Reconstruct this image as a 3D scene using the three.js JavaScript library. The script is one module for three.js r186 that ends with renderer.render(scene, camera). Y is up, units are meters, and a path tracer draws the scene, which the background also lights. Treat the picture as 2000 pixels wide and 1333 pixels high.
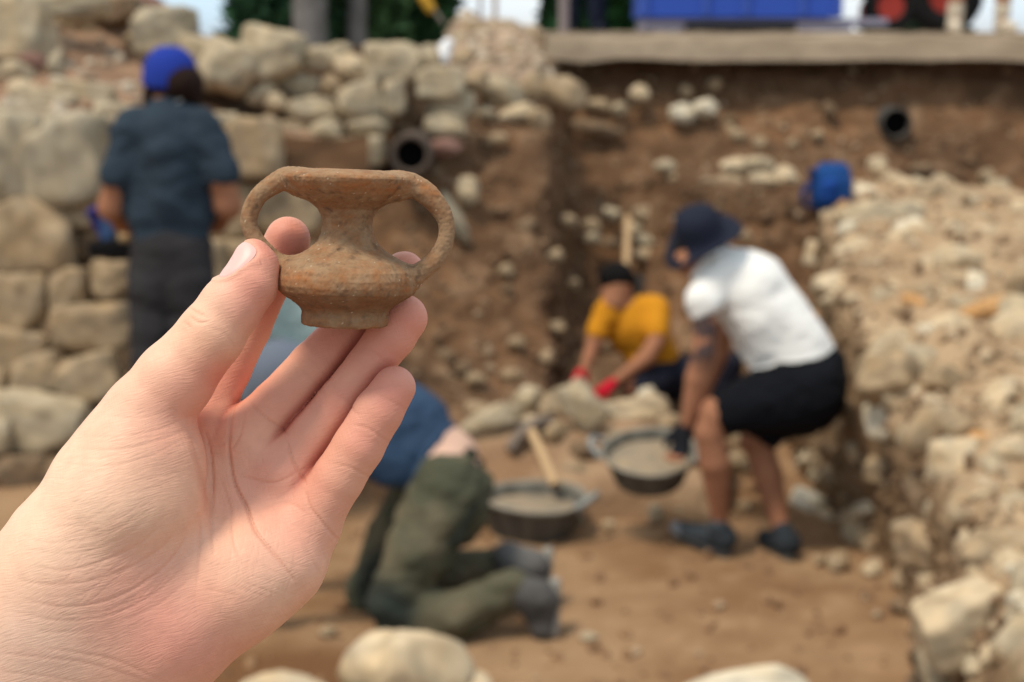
import * as THREE from 'three';
import { ImprovedNoise } from 'three/addons/math/ImprovedNoise.js';
import { mergeGeometries, mergeVertices } from 'three/addons/utils/BufferGeometryUtils.js';
import { RoundedBoxGeometry } from 'three/addons/geometries/RoundedBoxGeometry.js';

// ------------------------------------------------------------------ camera, sky, sun, exposure
const F = 3136, EYE = 2.0, PITCH = 10.6 * Math.PI / 180;         // focal length in photo pixels (2000 x 1333), eye height over the pit floor
const scene = new THREE.Scene();
const camera = new THREE.PerspectiveCamera(24, 1024 / 682, 0.05, 3000);
camera.position.set(0, EYE, 0); camera.rotation.set(-PITCH, 0, 0);
camera.focus = 0.492; camera.userData.fStop = 14;
const renderer = new THREE.WebGLRenderer({ antialias: true });
renderer.toneMapping = THREE.LinearToneMapping; renderer.toneMappingExposure = 2.06;
renderer.shadowMap.enabled = true;
const noise = new ImprovedNoise(), N = (x, y, z) => noise.noise(x, y, z);
const fbm = (x, y, z, o = 4) => { let s = 0, a = 1, t = 0; for (let i = 0; i < o; i++) { s += a * N(x, y, z); t += a; a *= 0.5; x = x * 2.03 + 11.3; y = y * 2.03 + 5.7; z = z * 2.03 + 3.1; } return s / t; };
function rng(seed) { let a = seed >>> 0; return () => { a = (a + 0x6D2B79F5) | 0; let t = Math.imul(a ^ (a >>> 15), 1 | a); t = (t + Math.imul(t ^ (t >>> 7), 61 | t)) ^ t; return ((t ^ (t >>> 14)) >>> 0) / 4294967296; }; }
const clamp = (x, a = 0, b = 1) => Math.min(b, Math.max(a, x)), lerp = (a, b, t) => a + (b - a) * t;
const sstep = (a, b, x) => { const t = clamp((x - a) / (b - a)); return t * t * (3 - 2 * t); };

{ // bright, thinly overcast sky
  const W = 256, H = 128, d = new Float32Array(W * H * 4);
  for (let j = 0; j < H; j++) for (let i = 0; i < W; i++) {
    const az = (i + 0.5) / W * 2 * Math.PI, el = ((j + 0.5) / H - 0.5) * Math.PI, x = Math.cos(el) * Math.cos(az), y = Math.sin(el), z = Math.cos(el) * Math.sin(az);
    const c = sstep(-0.22, 0.3, fbm(x * 2.2 + 4, y * 5 + 1, z * 2.2 + 7, 5)), up = clamp(y);
    const blue = [lerp(0.33, 0.28, up), lerp(0.44, 0.33, up), lerp(0.52, 0.40, up)], k = [0.52, 0.52, 0.51];
    for (let q = 0; q < 3; q++) d[(j * W + i) * 4 + q] = y < -0.02 ? [0.2, 0.15, 0.11][q] : lerp(blue[q], k[q], c * 0.8) * (y > 0.25 ? 1.0 : 1.0);
    d[(j * W + i) * 4 + 3] = 1;
  }
  const t = new THREE.DataTexture(d, W, H, THREE.RGBAFormat, THREE.FloatType);
  t.mapping = THREE.EquirectangularReflectionMapping; t.magFilter = t.minFilter = THREE.LinearFilter; t.needsUpdate = true;
  scene.background = t; scene.environment = t;
}
const sun = new THREE.DirectionalLight(new THREE.Color().setRGB(1, 0.90, 0.74), 1.5);
sun.position.set(-3.4, 9.3, 0.7); sun.target.position.set(0, 0, -5.5); sun.position.add(new THREE.Vector3(0, 0, -3.5));
sun.castShadow = true; sun.shadow.radius = 20; sun.shadow.mapSize.set(2048, 2048);
Object.assign(sun.shadow.camera, { left: -9, right: 9, top: 9, bottom: -9, near: 0.5, far: 40 });
scene.add(sun, sun.target);

// ------------------------------------------------------------------ helpers
const V = (x, y, z) => new THREE.Vector3(x, y, z);
const cp = Math.cos(PITCH), sp = Math.sin(PITCH);
function at(px, py, depth) {                                     // a point of the place, from where it appears and how far away it is
  const x = (px - 1000) / F * depth, y = (666.5 - py) / F * depth, z = -depth;
  return V(x, EYE + y * cp + z * sp, -y * sp + z * cp);
}
function onPlane(px, py, Y) { const d = at(px, py, 1).sub(camera.position); return camera.position.clone().addScaledVector(d, (Y - EYE) / d.y); }
const counts = {};
const numbered = (n) => { const k = counts[n] = (counts[n] ?? -1) + 1; return k ? n + '_' + String(k).padStart(3, '0') : n; };
function mesh(name, geo, mat, parent) { const m = new THREE.Mesh(geo, mat); m.name = parent ? name : numbered(name); m.castShadow = m.receiveShadow = true; (parent ?? scene).add(m); return m; }
function tag(o, label, category, group) { Object.assign(o.userData, { label, category }); if (group) o.userData.group = group; return o; }
function thing(name, label, category, pos, group) { const g = new THREE.Group(); g.name = numbered(name); if (pos) g.position.copy(pos); scene.add(g); return tag(g, label, category, group); }
function ground(o) { o.userData.kind = 'structure'; return o; }
const std = (r, g, b, o = {}) => new THREE.MeshPhysicalMaterial({ color: new THREE.Color().setRGB(r, g, b), roughness: 0.9, specularIntensity: 0.2, side: THREE.DoubleSide, ...o });
const VC = std(1, 1, 1, { vertexColors: true, roughness: 0.95 });

// distance to a cone with round ends
function cone(a, b, ra, rb, k) {
  const bx = b.x - a.x, by = b.y - a.y, bz = b.z - a.z, l2 = Math.max(bx * bx + by * by + bz * bz, 1e-12), rr = ra - rb, a2 = l2 - rr * rr;
  return { ax: a.x, ay: a.y, az: a.z, bx, by, bz, l2, rr, a2, ra, rb, k, mx: a.x + bx / 2, my: a.y + by / 2, mz: a.z + bz / 2, R: Math.sqrt(l2) / 2 + Math.max(ra, rb) };
}
function coneD(c, x, y, z) {
  const px = x - c.ax, py = y - c.ay, pz = z - c.az;
  if (c.a2 <= 1e-9) { const q = c.ra > c.rb ? [px, py, pz, c.ra] : [px - c.bx, py - c.by, pz - c.bz, c.rb]; return Math.hypot(q[0], q[1], q[2]) - q[3]; }
  const yy = px * c.bx + py * c.by + pz * c.bz, zz = yy - c.l2, ux = px * c.l2 - c.bx * yy, uy = py * c.l2 - c.by * yy, uz = pz * c.l2 - c.bz * yy;
  const x2 = ux * ux + uy * uy + uz * uz, y2 = yy * yy * c.l2, z2 = zz * zz * c.l2, il2 = 1 / c.l2, k = Math.sign(c.rr) * c.rr * c.rr * x2;
  if (Math.sign(zz) * c.a2 * z2 > k) return Math.sqrt(x2 + z2) * il2 - c.rb;
  if (Math.sign(yy) * c.a2 * y2 < k) return Math.sqrt(x2 + y2) * il2 - c.ra;
  return (Math.sqrt(x2 * c.a2 * il2) + yy * c.rr) * il2 - c.ra;
}
const smin = (a, b, k) => { const h = Math.max(k - Math.abs(a - b), 0) / k; return Math.min(a, b) - h * h * k * 0.25; };
function blend(list, x, y, z) {
  let d = 1e3;
  for (const c of list) {
    const far = Math.hypot(x - c.mx, y - c.my, z - c.mz) - c.R;
    if (far > d + c.k) continue;
    d = smin(d, coneD(c, x, y, z), c.k);
  }
  return d;
}
// surface nets on a grid that is only filled near the surface
function contour(f, lo, hi, h, colour) {
  const n = [0, 1, 2].map((i) => Math.ceil((hi[i] - lo[i]) / h) + 1), [nx, ny, nz] = n, v = new Float32Array(nx * ny * nz), B = 6, reach = B * h * 0.95 + h;
  for (let bz = 0; bz < nz; bz += B) for (let by = 0; by < ny; by += B) for (let bx = 0; bx < nx; bx += B) {
    const ex = Math.min(bx + B, nx), ey = Math.min(by + B, ny), ez = Math.min(bz + B, nz);
    const c = f(lo[0] + (bx + B / 2) * h, lo[1] + (by + B / 2) * h, lo[2] + (bz + B / 2) * h), skip = Math.abs(c) > reach;
    for (let k = bz; k < ez; k++) for (let j = by; j < ey; j++) for (let i = bx; i < ex; i++) v[(k * ny + j) * nx + i] = skip ? c : f(lo[0] + i * h, lo[1] + j * h, lo[2] + k * h);
  }
  const id = new Int32Array(nx * ny * nz).fill(-1), P = [], I = [], sx = 1, sy = nx, sz = nx * ny, off = [0, sx, sy, sx + sy, sz, sz + sx, sz + sy, sz + sx + sy];
  const E = [[0, 1], [2, 3], [4, 5], [6, 7], [0, 2], [1, 3], [4, 6], [5, 7], [0, 4], [1, 5], [2, 6], [3, 7]];
  for (let k = 0; k < nz - 1; k++) for (let j = 0; j < ny - 1; j++) for (let i = 0; i < nx - 1; i++) {
    const b = k * sz + j * sy + i; let m = 0;
    for (let q = 0; q < 8; q++) if (v[b + off[q]] < 0) m |= 1 << q;
    if (m === 0 || m === 255) continue;
    let x = 0, y = 0, z = 0, c = 0;
    for (const [p, q] of E) {
      if (((m >> p) & 1) === ((m >> q) & 1)) continue;
      const A = v[b + off[p]], t = A / (A - v[b + off[q]]);
      x += (p & 1) + t * ((q & 1) - (p & 1)); y += ((p >> 1) & 1) + t * (((q >> 1) & 1) - ((p >> 1) & 1)); z += (p >> 2) + t * ((q >> 2) - (p >> 2)); c++;
    }
    id[b] = P.length / 3; P.push(lo[0] + (i + x / c) * h, lo[1] + (j + y / c) * h, lo[2] + (k + z / c) * h);
  }
  const quad = (a, b, c, d, flip) => { if (a < 0 || b < 0 || c < 0 || d < 0) return; flip ? I.push(a, c, b, a, d, c) : I.push(a, b, c, a, c, d); };
  for (let k = 1; k < nz - 1; k++) for (let j = 1; j < ny - 1; j++) for (let i = 1; i < nx - 1; i++) {
    const b = k * sz + j * sy + i, s = v[b] < 0;
    if (s !== v[b + sx] < 0) quad(id[b - sy - sz], id[b - sz], id[b], id[b - sy], !s);
    if (s !== v[b + sy] < 0) quad(id[b - sx - sz], id[b - sx], id[b], id[b - sz], !s);
    if (s !== v[b + sz] < 0) quad(id[b - sx - sy], id[b - sy], id[b], id[b - sx], !s);
  }
  const pos = new Float32Array(P), nor = new Float32Array(P.length), col = colour && new Float32Array(P.length), e = h * 0.6;
  for (let q = 0; q < pos.length; q += 3) {
    let x = pos[q], y = pos[q + 1], z = pos[q + 2], gx, gy, gz, l;
    for (let s = 0; s < 2; s++) {
      gx = f(x + e, y, z) - f(x - e, y, z); gy = f(x, y + e, z) - f(x, y - e, z); gz = f(x, y, z + e) - f(x, y, z - e); l = Math.hypot(gx, gy, gz) || 1; gx /= l; gy /= l; gz /= l;
      if (!s) { const d = clamp(f(x, y, z), -h * 0.5, h * 0.5); x -= d * gx; y -= d * gy; z -= d * gz; }
    }
    pos[q] = x; pos[q + 1] = y; pos[q + 2] = z; nor[q] = gx; nor[q + 1] = gy; nor[q + 2] = gz;
    if (col) { const c = colour(x, y, z, gx, gy, gz); col[q] = c[0]; col[q + 1] = c[1]; col[q + 2] = c[2]; }
  }
  const g = new THREE.BufferGeometry();
  g.setAttribute('position', new THREE.BufferAttribute(pos, 3)); g.setAttribute('normal', new THREE.BufferAttribute(nor, 3));
  if (col) g.setAttribute('color', new THREE.BufferAttribute(col, 3));
  g.setIndex(I); return g;
}
function bounds(list, pad) { const lo = [1e9, 1e9, 1e9], hi = [-1e9, -1e9, -1e9]; for (const c of list) ['x', 'y', 'z'].forEach((a, i) => { const p = c['a' + a], q = p + c['b' + a]; lo[i] = Math.min(lo[i], p - c.ra - pad, q - c.rb - pad); hi[i] = Math.max(hi[i], p + c.ra + pad, q + c.rb + pad); }); return [lo, hi]; }

// ------------------------------------------------------------------ rocks and earth
const rockTones = { cream: [0.52, 0.405, 0.265], pale: [0.42, 0.34, 0.23], grey: [0.36, 0.30, 0.21], tan: [0.36, 0.265, 0.165], brown: [0.20, 0.135, 0.083], white: [0.60, 0.52, 0.39], pink: [0.25, 0.14, 0.11], orange: [0.50, 0.28, 0.12] };
const rockMats = {}; for (const k in rockTones) rockMats[k] = std(...rockTones[k], { vertexColors: true, roughness: 0.95 });
function rockGeo(seed, box = 3, detail = 5, rough = 0.16) {
  const r = rng(seed * 977 + 5); let g = new THREE.IcosahedronGeometry(1, detail); g.deleteAttribute('uv'); g.deleteAttribute('normal'); g = mergeVertices(g, 1e-4);
  const p = g.attributes.position, c = new Float32Array(p.count * 3), cuts = Array.from({ length: box > 4 ? 6 : 11 }, () => [V(r() - 0.5, r() - 0.5, r() - 0.5).normalize(), box > 4 ? 0.9 + r() * 0.3 : 0.62 + r() * 0.3]), o = seed * 7.31;
  for (let i = 0; i < p.count; i++) {
    const v = V(p.getX(i), p.getY(i), p.getZ(i)), n = box, s = Math.pow(Math.abs(v.x) ** n + Math.abs(v.y) ** n + Math.abs(v.z) ** n, -1 / n); v.multiplyScalar(s * 0.96);
    for (const [u, d] of cuts) { const e = v.dot(u) - d; if (e > 0) v.addScaledVector(u, -e * 0.85); }
    const w = fbm(v.x * 1.3 + o, v.y * 1.3, v.z * 1.3, 4); v.multiplyScalar(1 + rough * w * 1.6);
    p.setXYZ(i, v.x, v.y, v.z);
    const m = 0.92 + 0.75 * fbm(v.x * 2.4 + o, v.y * 2.4 + 9, v.z * 2.4, 4), warm = 0.10 * fbm(v.x * 1.5, v.y * 1.5 + o, v.z * 1.5 + 4, 2);
    c[i * 3] = clamp(m * (1 + warm), 0.3, 1.3); c[i * 3 + 1] = clamp(m, 0.4, 1.3); c[i * 3 + 2] = clamp(m * (1 - warm * 1.5), 0.35, 1.3);
  }
  g.setAttribute('color', new THREE.BufferAttribute(c, 3)); g.computeVertexNormals(); return g;
}
const roundRocks = [1, 2, 3, 4, 5, 6].map((s) => rockGeo(s, 2.4)), blockRocks = [11, 12, 13, 14, 15].map((s) => rockGeo(s, 9, 7, 0.11)), pebbleRocks = [21, 22, 23, 24].map((s) => rockGeo(s, 2.6, 2));
let rockTurn = 0;
function stoneAt(parent, px, py, w, h, turn, depth, tone, kind = 'round', thick, name = 'stone') {   // a stone of the wall, w x h photo pixels across
  const list = kind === 'block' ? blockRocks : kind === 'pebble' ? pebbleRocks : roundRocks, i = rockTurn++, s = depth / F, r = rng(i * 31 + 7), t = thick ?? Math.min(w, h) * 1.1;
  const m = mesh(name, list[i % list.length], rockMats[tone], parent); m.position.copy(at(px, py, depth + t * s * 0.35)); if (parent) m.position.sub(parent.position);
  const flip = [0, Math.PI][i % 2];
  m.rotation.set(-PITCH * 0.5 + (r() - 0.5) * 0.25, flip + (r() - 0.5) * 0.4, -turn * Math.PI / 180, 'ZXY'); const e = kind === 'block' ? 1.1 : 1.06; m.scale.set(w / 2 * s * e, h / 2 * s * e * 1.01, t / 2 * s); return m;
}
// a surface through a net of points, with fine relief
function cr(a, b, c, d, t) { const t2 = t * t, t3 = t2 * t; return 0.5 * (2 * b + (c - a) * t + (2 * a - 5 * b + 4 * c - d) * t2 + (3 * b - a - 3 * c + d) * t3); }
function sheet(net, nu, nv, relief, colour) {
  const R = net.length, C = net[0].length, P = new Float32Array((nu + 1) * (nv + 1) * 3), I = [], g = new THREE.BufferGeometry(), ax = ['x', 'y', 'z'];
  const G = (r, c, a) => net[clamp(r, 0, R - 1)][clamp(c, 0, C - 1)][a];
  for (let j = 0; j <= nv; j++) for (let i = 0; i <= nu; i++) {
    const fr = j / nv * (R - 1), fc = i / nu * (C - 1), r = Math.min(Math.floor(fr), R - 2), c = Math.min(Math.floor(fc), C - 2), tr = fr - r, tc = fc - c, q = (j * (nu + 1) + i) * 3;
    ax.forEach((a, k) => { const e = [-1, 0, 1, 2].map((d) => cr(G(r + d, c - 1, a), G(r + d, c, a), G(r + d, c + 1, a), G(r + d, c + 2, a), tc)); P[q + k] = cr(e[0], e[1], e[2], e[3], tr); });
    if (i < nu && j < nv) { const o = j * (nu + 1) + i; I.push(o, o + nu + 1, o + 1, o + 1, o + nu + 1, o + nu + 2); }
  }
  g.setAttribute('position', new THREE.BufferAttribute(P, 3)); g.setIndex(I); g.computeVertexNormals();
  const n = g.attributes.normal.array.slice(), col = new Float32Array(P.length);
  for (let q = 0; q < P.length; q += 3) {
    const d = relief(P[q], P[q + 1], P[q + 2]), c = colour(P[q], P[q + 1], P[q + 2], (q / 3 % (nu + 1)) / nu); col.set(c, q);
    for (let k = 0; k < 3; k++) P[q + k] += n[q + k] * d;
  }
  g.setAttribute('color', new THREE.BufferAttribute(col, 3)); g.computeVertexNormals(); return g;
}
const mixc = (a, b, t) => [lerp(a[0], b[0], t), lerp(a[1], b[1], t), lerp(a[2], b[2], t)];
const EARTH = [0.185, 0.099, 0.051], EARTH_DARK = [0.082, 0.046, 0.026], EARTH_PALE = [0.26, 0.165, 0.098], SAND = [0.29, 0.178, 0.098];
const earthColour = (x, y, z) => { const a = fbm(x * 1.3, y * 1.6, z * 1.3, 4), b = fbm(x * 7, y * 7, z * 7, 4); let c = mixc(EARTH, EARTH_DARK, clamp(0.42 - a * 2.1)); c = mixc(c, EARTH_PALE, clamp(b * 2.0 - 0.05)); c = mixc(c, EARTH_DARK, clamp(-b * 1.8 - 0.2)); return c; };
function scatter(parent, geo, count, place, name, seed) {        // pebbles that nobody could count
  const im = new THREE.InstancedMesh(geo, std(1, 1, 1, { vertexColors: true }), count), r = rng(seed), o = new THREE.Object3D(), c = new THREE.Color();
  for (let i = 0; i < count; i++) { const [p, s, t] = place(r); o.position.copy(p); o.rotation.set(r() * 6, r() * 6, r() * 6); o.scale.set(s * (0.7 + r() * 0.8), s * (0.6 + r() * 0.5), s * (0.7 + r() * 0.6)); o.updateMatrix(); im.setMatrixAt(i, o.matrix); im.setColorAt(i, c.setRGB(...t)); }
  im.name = name; im.userData.kind = 'stuff'; im.castShadow = im.receiveShadow = true; (parent ?? scene).add(im); return im;
}
function sampleSheet(g, r) { const p = g.attributes.position, n = g.attributes.normal, i = Math.floor(r() * p.count); return [V(p.getX(i), p.getY(i), p.getZ(i)), V(n.getX(i), n.getY(i), n.getZ(i))]; }

// ------------------------------------------------------------------ the setting
const TERRACE = at(1500, 63, 9.5).y;
const floorY = (x, z) => 0.22 * sstep(-0.75, -1.05, x) * sstep(-5.9, -6.25, z) + 0.035 * fbm(x * 0.9, 0.5, z * 0.9, 3) + 0.02 * fbm(x * 4, 2.5, z * 4, 3);
const floorGeo = (() => {
  const net = []; for (let j = 0; j < 12; j++) { const row = []; for (let i = 0; i < 12; i++) row.push(V(-8 + i * 16 / 11, 0, -9.6 + j * 11 / 11)); net.push(row); }
  return sheet(net, 460, 320, (x, y, z) => floorY(x, z) + 0.010 * fbm(x * 13, 3, z * 13, 3), (x, y, z) => {
    const a = fbm(x * 1.6 + 3, 1.7, z * 1.6, 5), b = fbm(x * 8, 4, z * 8, 4); let c = mixc(SAND, [0.20, 0.108, 0.053], clamp(0.42 - a * 2.2)); c = mixc(c, [0.36, 0.23, 0.13], clamp(b * 1.7)); c = mixc(c, [0.13, 0.07, 0.035], clamp(-b * 1.6 - 0.25));
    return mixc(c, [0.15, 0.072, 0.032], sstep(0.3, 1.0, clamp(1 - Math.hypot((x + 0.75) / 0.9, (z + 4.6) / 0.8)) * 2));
  });
})();
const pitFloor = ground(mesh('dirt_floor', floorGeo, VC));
// the ground beyond the dig, out to the horizon
{
  const g = new THREE.PlaneGeometry(2400, 1200, 600, 300); g.rotateX(-Math.PI / 2); g.translate(0, 0, -10.0 - 600);
  { const q = g.attributes.position; for (let i = 0; i < q.count; i++) { const u = q.getX(i) / 1200, w = (-10 - q.getZ(i)) / 1200, x = Math.sign(u) * Math.abs(u) ** 2.6 * 1200, z = -10 - w ** 2.2 * 1200; q.setX(i, x); q.setZ(i, z); q.setY(i, lerp(lerp(1.62, TERRACE - 0.03, sstep(-0.3, 0.3, x)), 1.5, sstep(-24, -40, z))); } g.computeVertexNormals(); }
  const p = g.attributes.position, c = new Float32Array(p.count * 3); for (let i = 0; i < p.count; i++) c.set(mixc([0.30, 0.24, 0.17], [0.20, 0.19, 0.10], clamp(0.5 + fbm(p.getX(i) * 0.02, 1, p.getZ(i) * 0.02))), i * 3);
  g.setAttribute('color', new THREE.BufferAttribute(c, 3)); ground(mesh('ground', g, VC));
}
// excavated earth face behind the pit
const cols = [
  [560, [[380, 8.5], [440, 8.4], [500, 8.3], [570, 8.1], [640, 7.9], [720, 7.7], [790, 7.5], [850, 7.2]]],
  [760, [[345, 8.5], [400, 8.4], [480, 8.3], [560, 8.15], [640, 7.95], [720, 7.75], [790, 7.5], [850, 7.2]]],
  [860, [[190, 8.9], [290, 8.65], [390, 8.45], [490, 8.3], [590, 8.1], [690, 7.9], [770, 7.65], [850, 7.2]]],
  [960, [[165, 9.0], [270, 8.75], [380, 8.55], [490, 8.4], [600, 8.2], [700, 8.0], [780, 7.7], [850, 7.2]]],
  [1070, [[170, 9.1], [275, 8.85], [385, 8.65], [495, 8.5], [605, 8.3], [705, 8.1], [780, 7.8], [850, 7.3]]],
  [1105, [[112, 9.75], [215, 9.5], [320, 9.3], [420, 9.2], [520, 9.05], [620, 8.85], [720, 8.5], [810, 8.0]]],
  [1200, [[112, 9.75], [195, 9.55], [275, 9.45], [345, 9.35], [400, 9.3], [520, 9.15], [660, 8.8], [800, 8.1]]],
  [1330, [[110, 9.75], [195, 9.55], [275, 9.4], [322, 9.3], [345, 8.95], [430, 8.9], [570, 8.75], [790, 8.1]]],
  [1460, [[108, 9.75], [195, 9.55], [275, 9.4], [322, 9.3], [345, 8.9], [430, 8.8], [570, 8.7], [790, 8.1]]],
  [1570, [[106, 9.75], [195, 9.55], [275, 9.4], [325, 9.3], [355, 8.9], [430, 8.8], [570, 8.7], [790, 8.1]]],
  [1720, [[105, 9.75], [195, 9.6], [275, 9.45], [335, 9.3], [385, 9.1], [450, 9.0], [570, 8.8], [790, 8.2]]],
  [1900, [[104, 9.75], [195, 9.6], [275, 9.45], [345, 9.35], [400, 9.2], [480, 9.0], [570, 8.8], [790, 8.2]]],
  [2250, [[104, 9.75], [195, 9.6], [275, 9.45], [345, 9.35], [400, 9.2], [480, 9.0], [570, 8.8], [790, 8.2]]],
];
for (const [, l] of cols) { const e = l[7]; l.push([e[0] + 140, e[1] - 0.1]); }
const faceNet = []; for (let r = 0; r < 9; r++) faceNet.push(cols.map(([x, l]) => at(x, l[r][0], l[r][1])));
const faceGeo = sheet(faceNet, 330, 200, (x, y, z) => 0.11 * fbm(x * 2.2, y * 2.2, z * 2.2, 4) + 0.05 * fbm(x * 7, y * 7, z * 7, 3), (x, y, z) => {
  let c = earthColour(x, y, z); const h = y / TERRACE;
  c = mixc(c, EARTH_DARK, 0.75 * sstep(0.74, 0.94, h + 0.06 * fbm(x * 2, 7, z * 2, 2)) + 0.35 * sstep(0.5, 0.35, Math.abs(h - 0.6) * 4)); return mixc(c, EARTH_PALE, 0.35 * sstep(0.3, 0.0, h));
});
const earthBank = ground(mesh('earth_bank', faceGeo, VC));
scatter(earthBank, pebbleRocks[0], 1500, (r) => { const [p, n] = sampleSheet(faceGeo, r), k = r(), s = 0.008 + 0.022 * r() ** 3; return [p.addScaledVector(n, s * 0.2), s, k < 0.12 ? [0.36, 0.26, 0.17] : k < 0.55 ? [0.24, 0.15, 0.09] : [0.16, 0.095, 0.055]]; }, 'pebble', 11);
{ const r = rng(4242); for (let i = 0; i < 46; i++) { const [p, n] = sampleSheet(faceGeo, r), s = 0.022 + 0.035 * r() ** 2, m = mesh('stone', pebbleRocks[i % 4], rockMats[['brown', 'brown', 'tan', 'brown', 'brown'][i % 5]], earthBank); m.position.copy(p); m.rotation.set(r() * 6, r() * 6, r() * 6); m.scale.set(s * 1.4, s, s); } }
// the stones one can tell apart in the earth face: x, y, width, height, turn, depth, tone
for (const a of [[1250, 185, 42, 40, 0, 9.45, 'cream'], [1332, 222, 52, 40, -10, 9.42, 'white'], [1378, 212, 55, 38, -5, 9.42, 'white'], [1165, 205, 60, 26, 8, 9.48, 'tan'], [1210, 212, 34, 26, 0, 9.46, 'pale'], [1165, 250, 110, 28, 10, 9.4, 'brown'],
  [1105, 185, 92, 70, 28, 8.95, 'tan'], [1050, 170, 60, 60, 40, 9.0, 'tan'], [985, 185, 110, 62, 26, 8.9, 'pale'], [1010, 222, 80, 36, -12, 8.85, 'cream'], [1045, 235, 60, 50, 10, 8.85, 'tan'], [948, 220, 40, 26, 0, 8.8, 'pale'],
  [970, 272, 46, 24, -15, 8.7, 'tan'], [913, 372, 46, 56, 10, 8.42, 'cream'], [888, 425, 34, 110, -28, 8.35, 'grey'], [1435, 325, 60, 34, 0, 9.0, 'cream'], [1480, 322, 70, 34, 5, 9.0, 'pale'], [1535, 348, 55, 48, 20, 8.9, 'cream'], [1420, 355, 70, 28, 0, 8.9, 'tan'], [1490, 350, 60, 26, 0, 8.88, 'cream'], [1300, 325, 46, 26, 0, 9.05, 'pale'],
  [1195, 418, 40, 26, 30, 9.15, 'pale'], [1240, 452, 52, 34, 30, 9.1, 'pale'], [1280, 472, 80, 28, 8, 9.05, 'grey'], [1155, 440, 40, 26, 10, 9.1, 'tan'], [1265, 420, 60, 36, 0, 9.1, 'tan'], [1160, 465, 34, 28, 0, 9.1, 'pale'], [1262, 500, 60, 34, 8, 9.0, 'tan'], [1310, 505, 40, 30, 0, 9.0, 'tan'], [1195, 475, 40, 24, 0, 9.1, 'brown'], [1310, 440, 40, 30, 0, 9.0, 'tan'],
  [1385, 500, 50, 40, 0, 8.7, 'tan'], [1010, 670, 40, 26, 0, 8.05, 'tan'], [1065, 700, 44, 34, 0, 8.1, 'tan'], [1000, 735, 50, 30, 0, 7.9, 'tan'], [930, 740, 44, 26, 0, 7.8, 'tan'], [1185, 680, 40, 30, 0, 8.6, 'brown'], [1090, 640, 34, 26, 0, 8.3, 'tan'], [990, 530, 34, 30, 0, 8.3, 'tan'], [1085, 500, 34, 28, 0, 8.5, 'tan'], [1120, 555, 26, 22, 0, 8.8, 'tan'], [1110, 430, 34, 26, 0, 8.8, 'tan'],
  [1440, 265, 30, 30, 0, 9.4, 'tan'], [1485, 280, 32, 26, 0, 9.38, 'tan'], [1548, 282, 28, 24, 0, 9.38, 'tan'], [1598, 264, 26, 22, 0, 9.4, 'tan'], [1395, 165, 30, 26, 0, 9.6, 'tan'], [1340, 178, 26, 26, 0, 9.55, 'tan'], [1620, 215, 26, 36, -30, 9.5, 'brown'], [1930, 345, 36, 30, 0, 9.3, 'tan'], [1955, 360, 40, 22, 0, 9.25, 'pale'], [1800, 330, 50, 24, 0, 9.3, 'brown']])
  stoneAt(earthBank, a[0], a[1], a[2], a[3], a[4], a[5] - 0.04, a[6]);
// gravel heap above the bank
{
  const net = [[40, 10.1], [48, 9.7], [85, 9.4], [130, 9.2], [200, 8.95]].map(([y, d], r) => [780, 840, 890, 940, 1000, 1050, 1085, 1105].map((x, i) => at(x, y + [150, 60, 4, -2, 4, 24, 40, 60][i] * (1 - r / 5) + (i < 2 ? 50 : 0), d + [0, 0, 0, 0, 0, 0.05, 0.25, 0.7][i])));
  const g = sheet(net, 90, 60, (x, y, z) => 0.06 * fbm(x * 4, y * 4, z * 4, 4), (x, y, z) => mixc([0.42, 0.31, 0.22], [0.26, 0.18, 0.12], clamp(0.5 - 1.4 * fbm(x * 5, y * 5, z * 5, 3))));
  const heap = ground(mesh('gravel_heap', g, VC));
  scatter(heap, pebbleRocks[1], 500, (r) => { const [p] = sampleSheet(g, r), s = 0.012 + 0.03 * r() ** 2, k = r(); return [p, s, k < 0.4 ? [0.55, 0.45, 0.34] : [0.36, 0.27, 0.19]]; }, 'pebble', 31);
  for (const a of [[920, 60, 50, 40, 0, 9.5, 'tan'], [985, 60, 60, 40, 20, 9.6, 'tan'], [950, 100, 44, 36, 0, 9.35, 'pale'], [1010, 110, 60, 36, 20, 9.3, 'tan'], [960, 130, 40, 36, 0, 9.2, 'pale'], [905, 115, 50, 40, 0, 9.2, 'tan'], [1040, 75, 70, 34, 25, 9.6, 'tan'], [1060, 120, 40, 30, 10, 9.4, 'brown'], [900, 80, 40, 34, 0, 9.4, 'pale']]) stoneAt(heap, ...a);
}
// concrete road slab along the top of the earth face
{
  const net = [[-0.10, -0.16], [-0.115, -0.05], [-0.10, -0.012], [-0.06, 0.0], [0.4, 0.0], [1.6, 0.0], [3.2, 0.0]].map(([d, h], r) => Array.from({ length: 22 }, (_, i) => { const x = 0.2 + i * 0.22, e = r < 3 ? 0.05 * fbm(x * 6, r * 0.4, 1, 3) : 0; return V(x, TERRACE + h + e, at(1500, 63, 9.5).z - d + (r ? 0 : 0.02)); }).map((p) => V(p.x, p.y, at(1500, 63, 9.5).z - (p.z - at(1500, 63, 9.5).z) * -1)));
  const g = sheet(net, 220, 60, (x, y, z) => 0.008 * fbm(x * 12, y * 12, z * 12, 3), (x, y, z) => mixc([0.46, 0.36, 0.26], [0.35, 0.27, 0.19], clamp(0.5 - 1.5 * fbm(x * 3, y * 6, z * 3, 4))));
  ground(mesh('road', g, VC));
}

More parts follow.
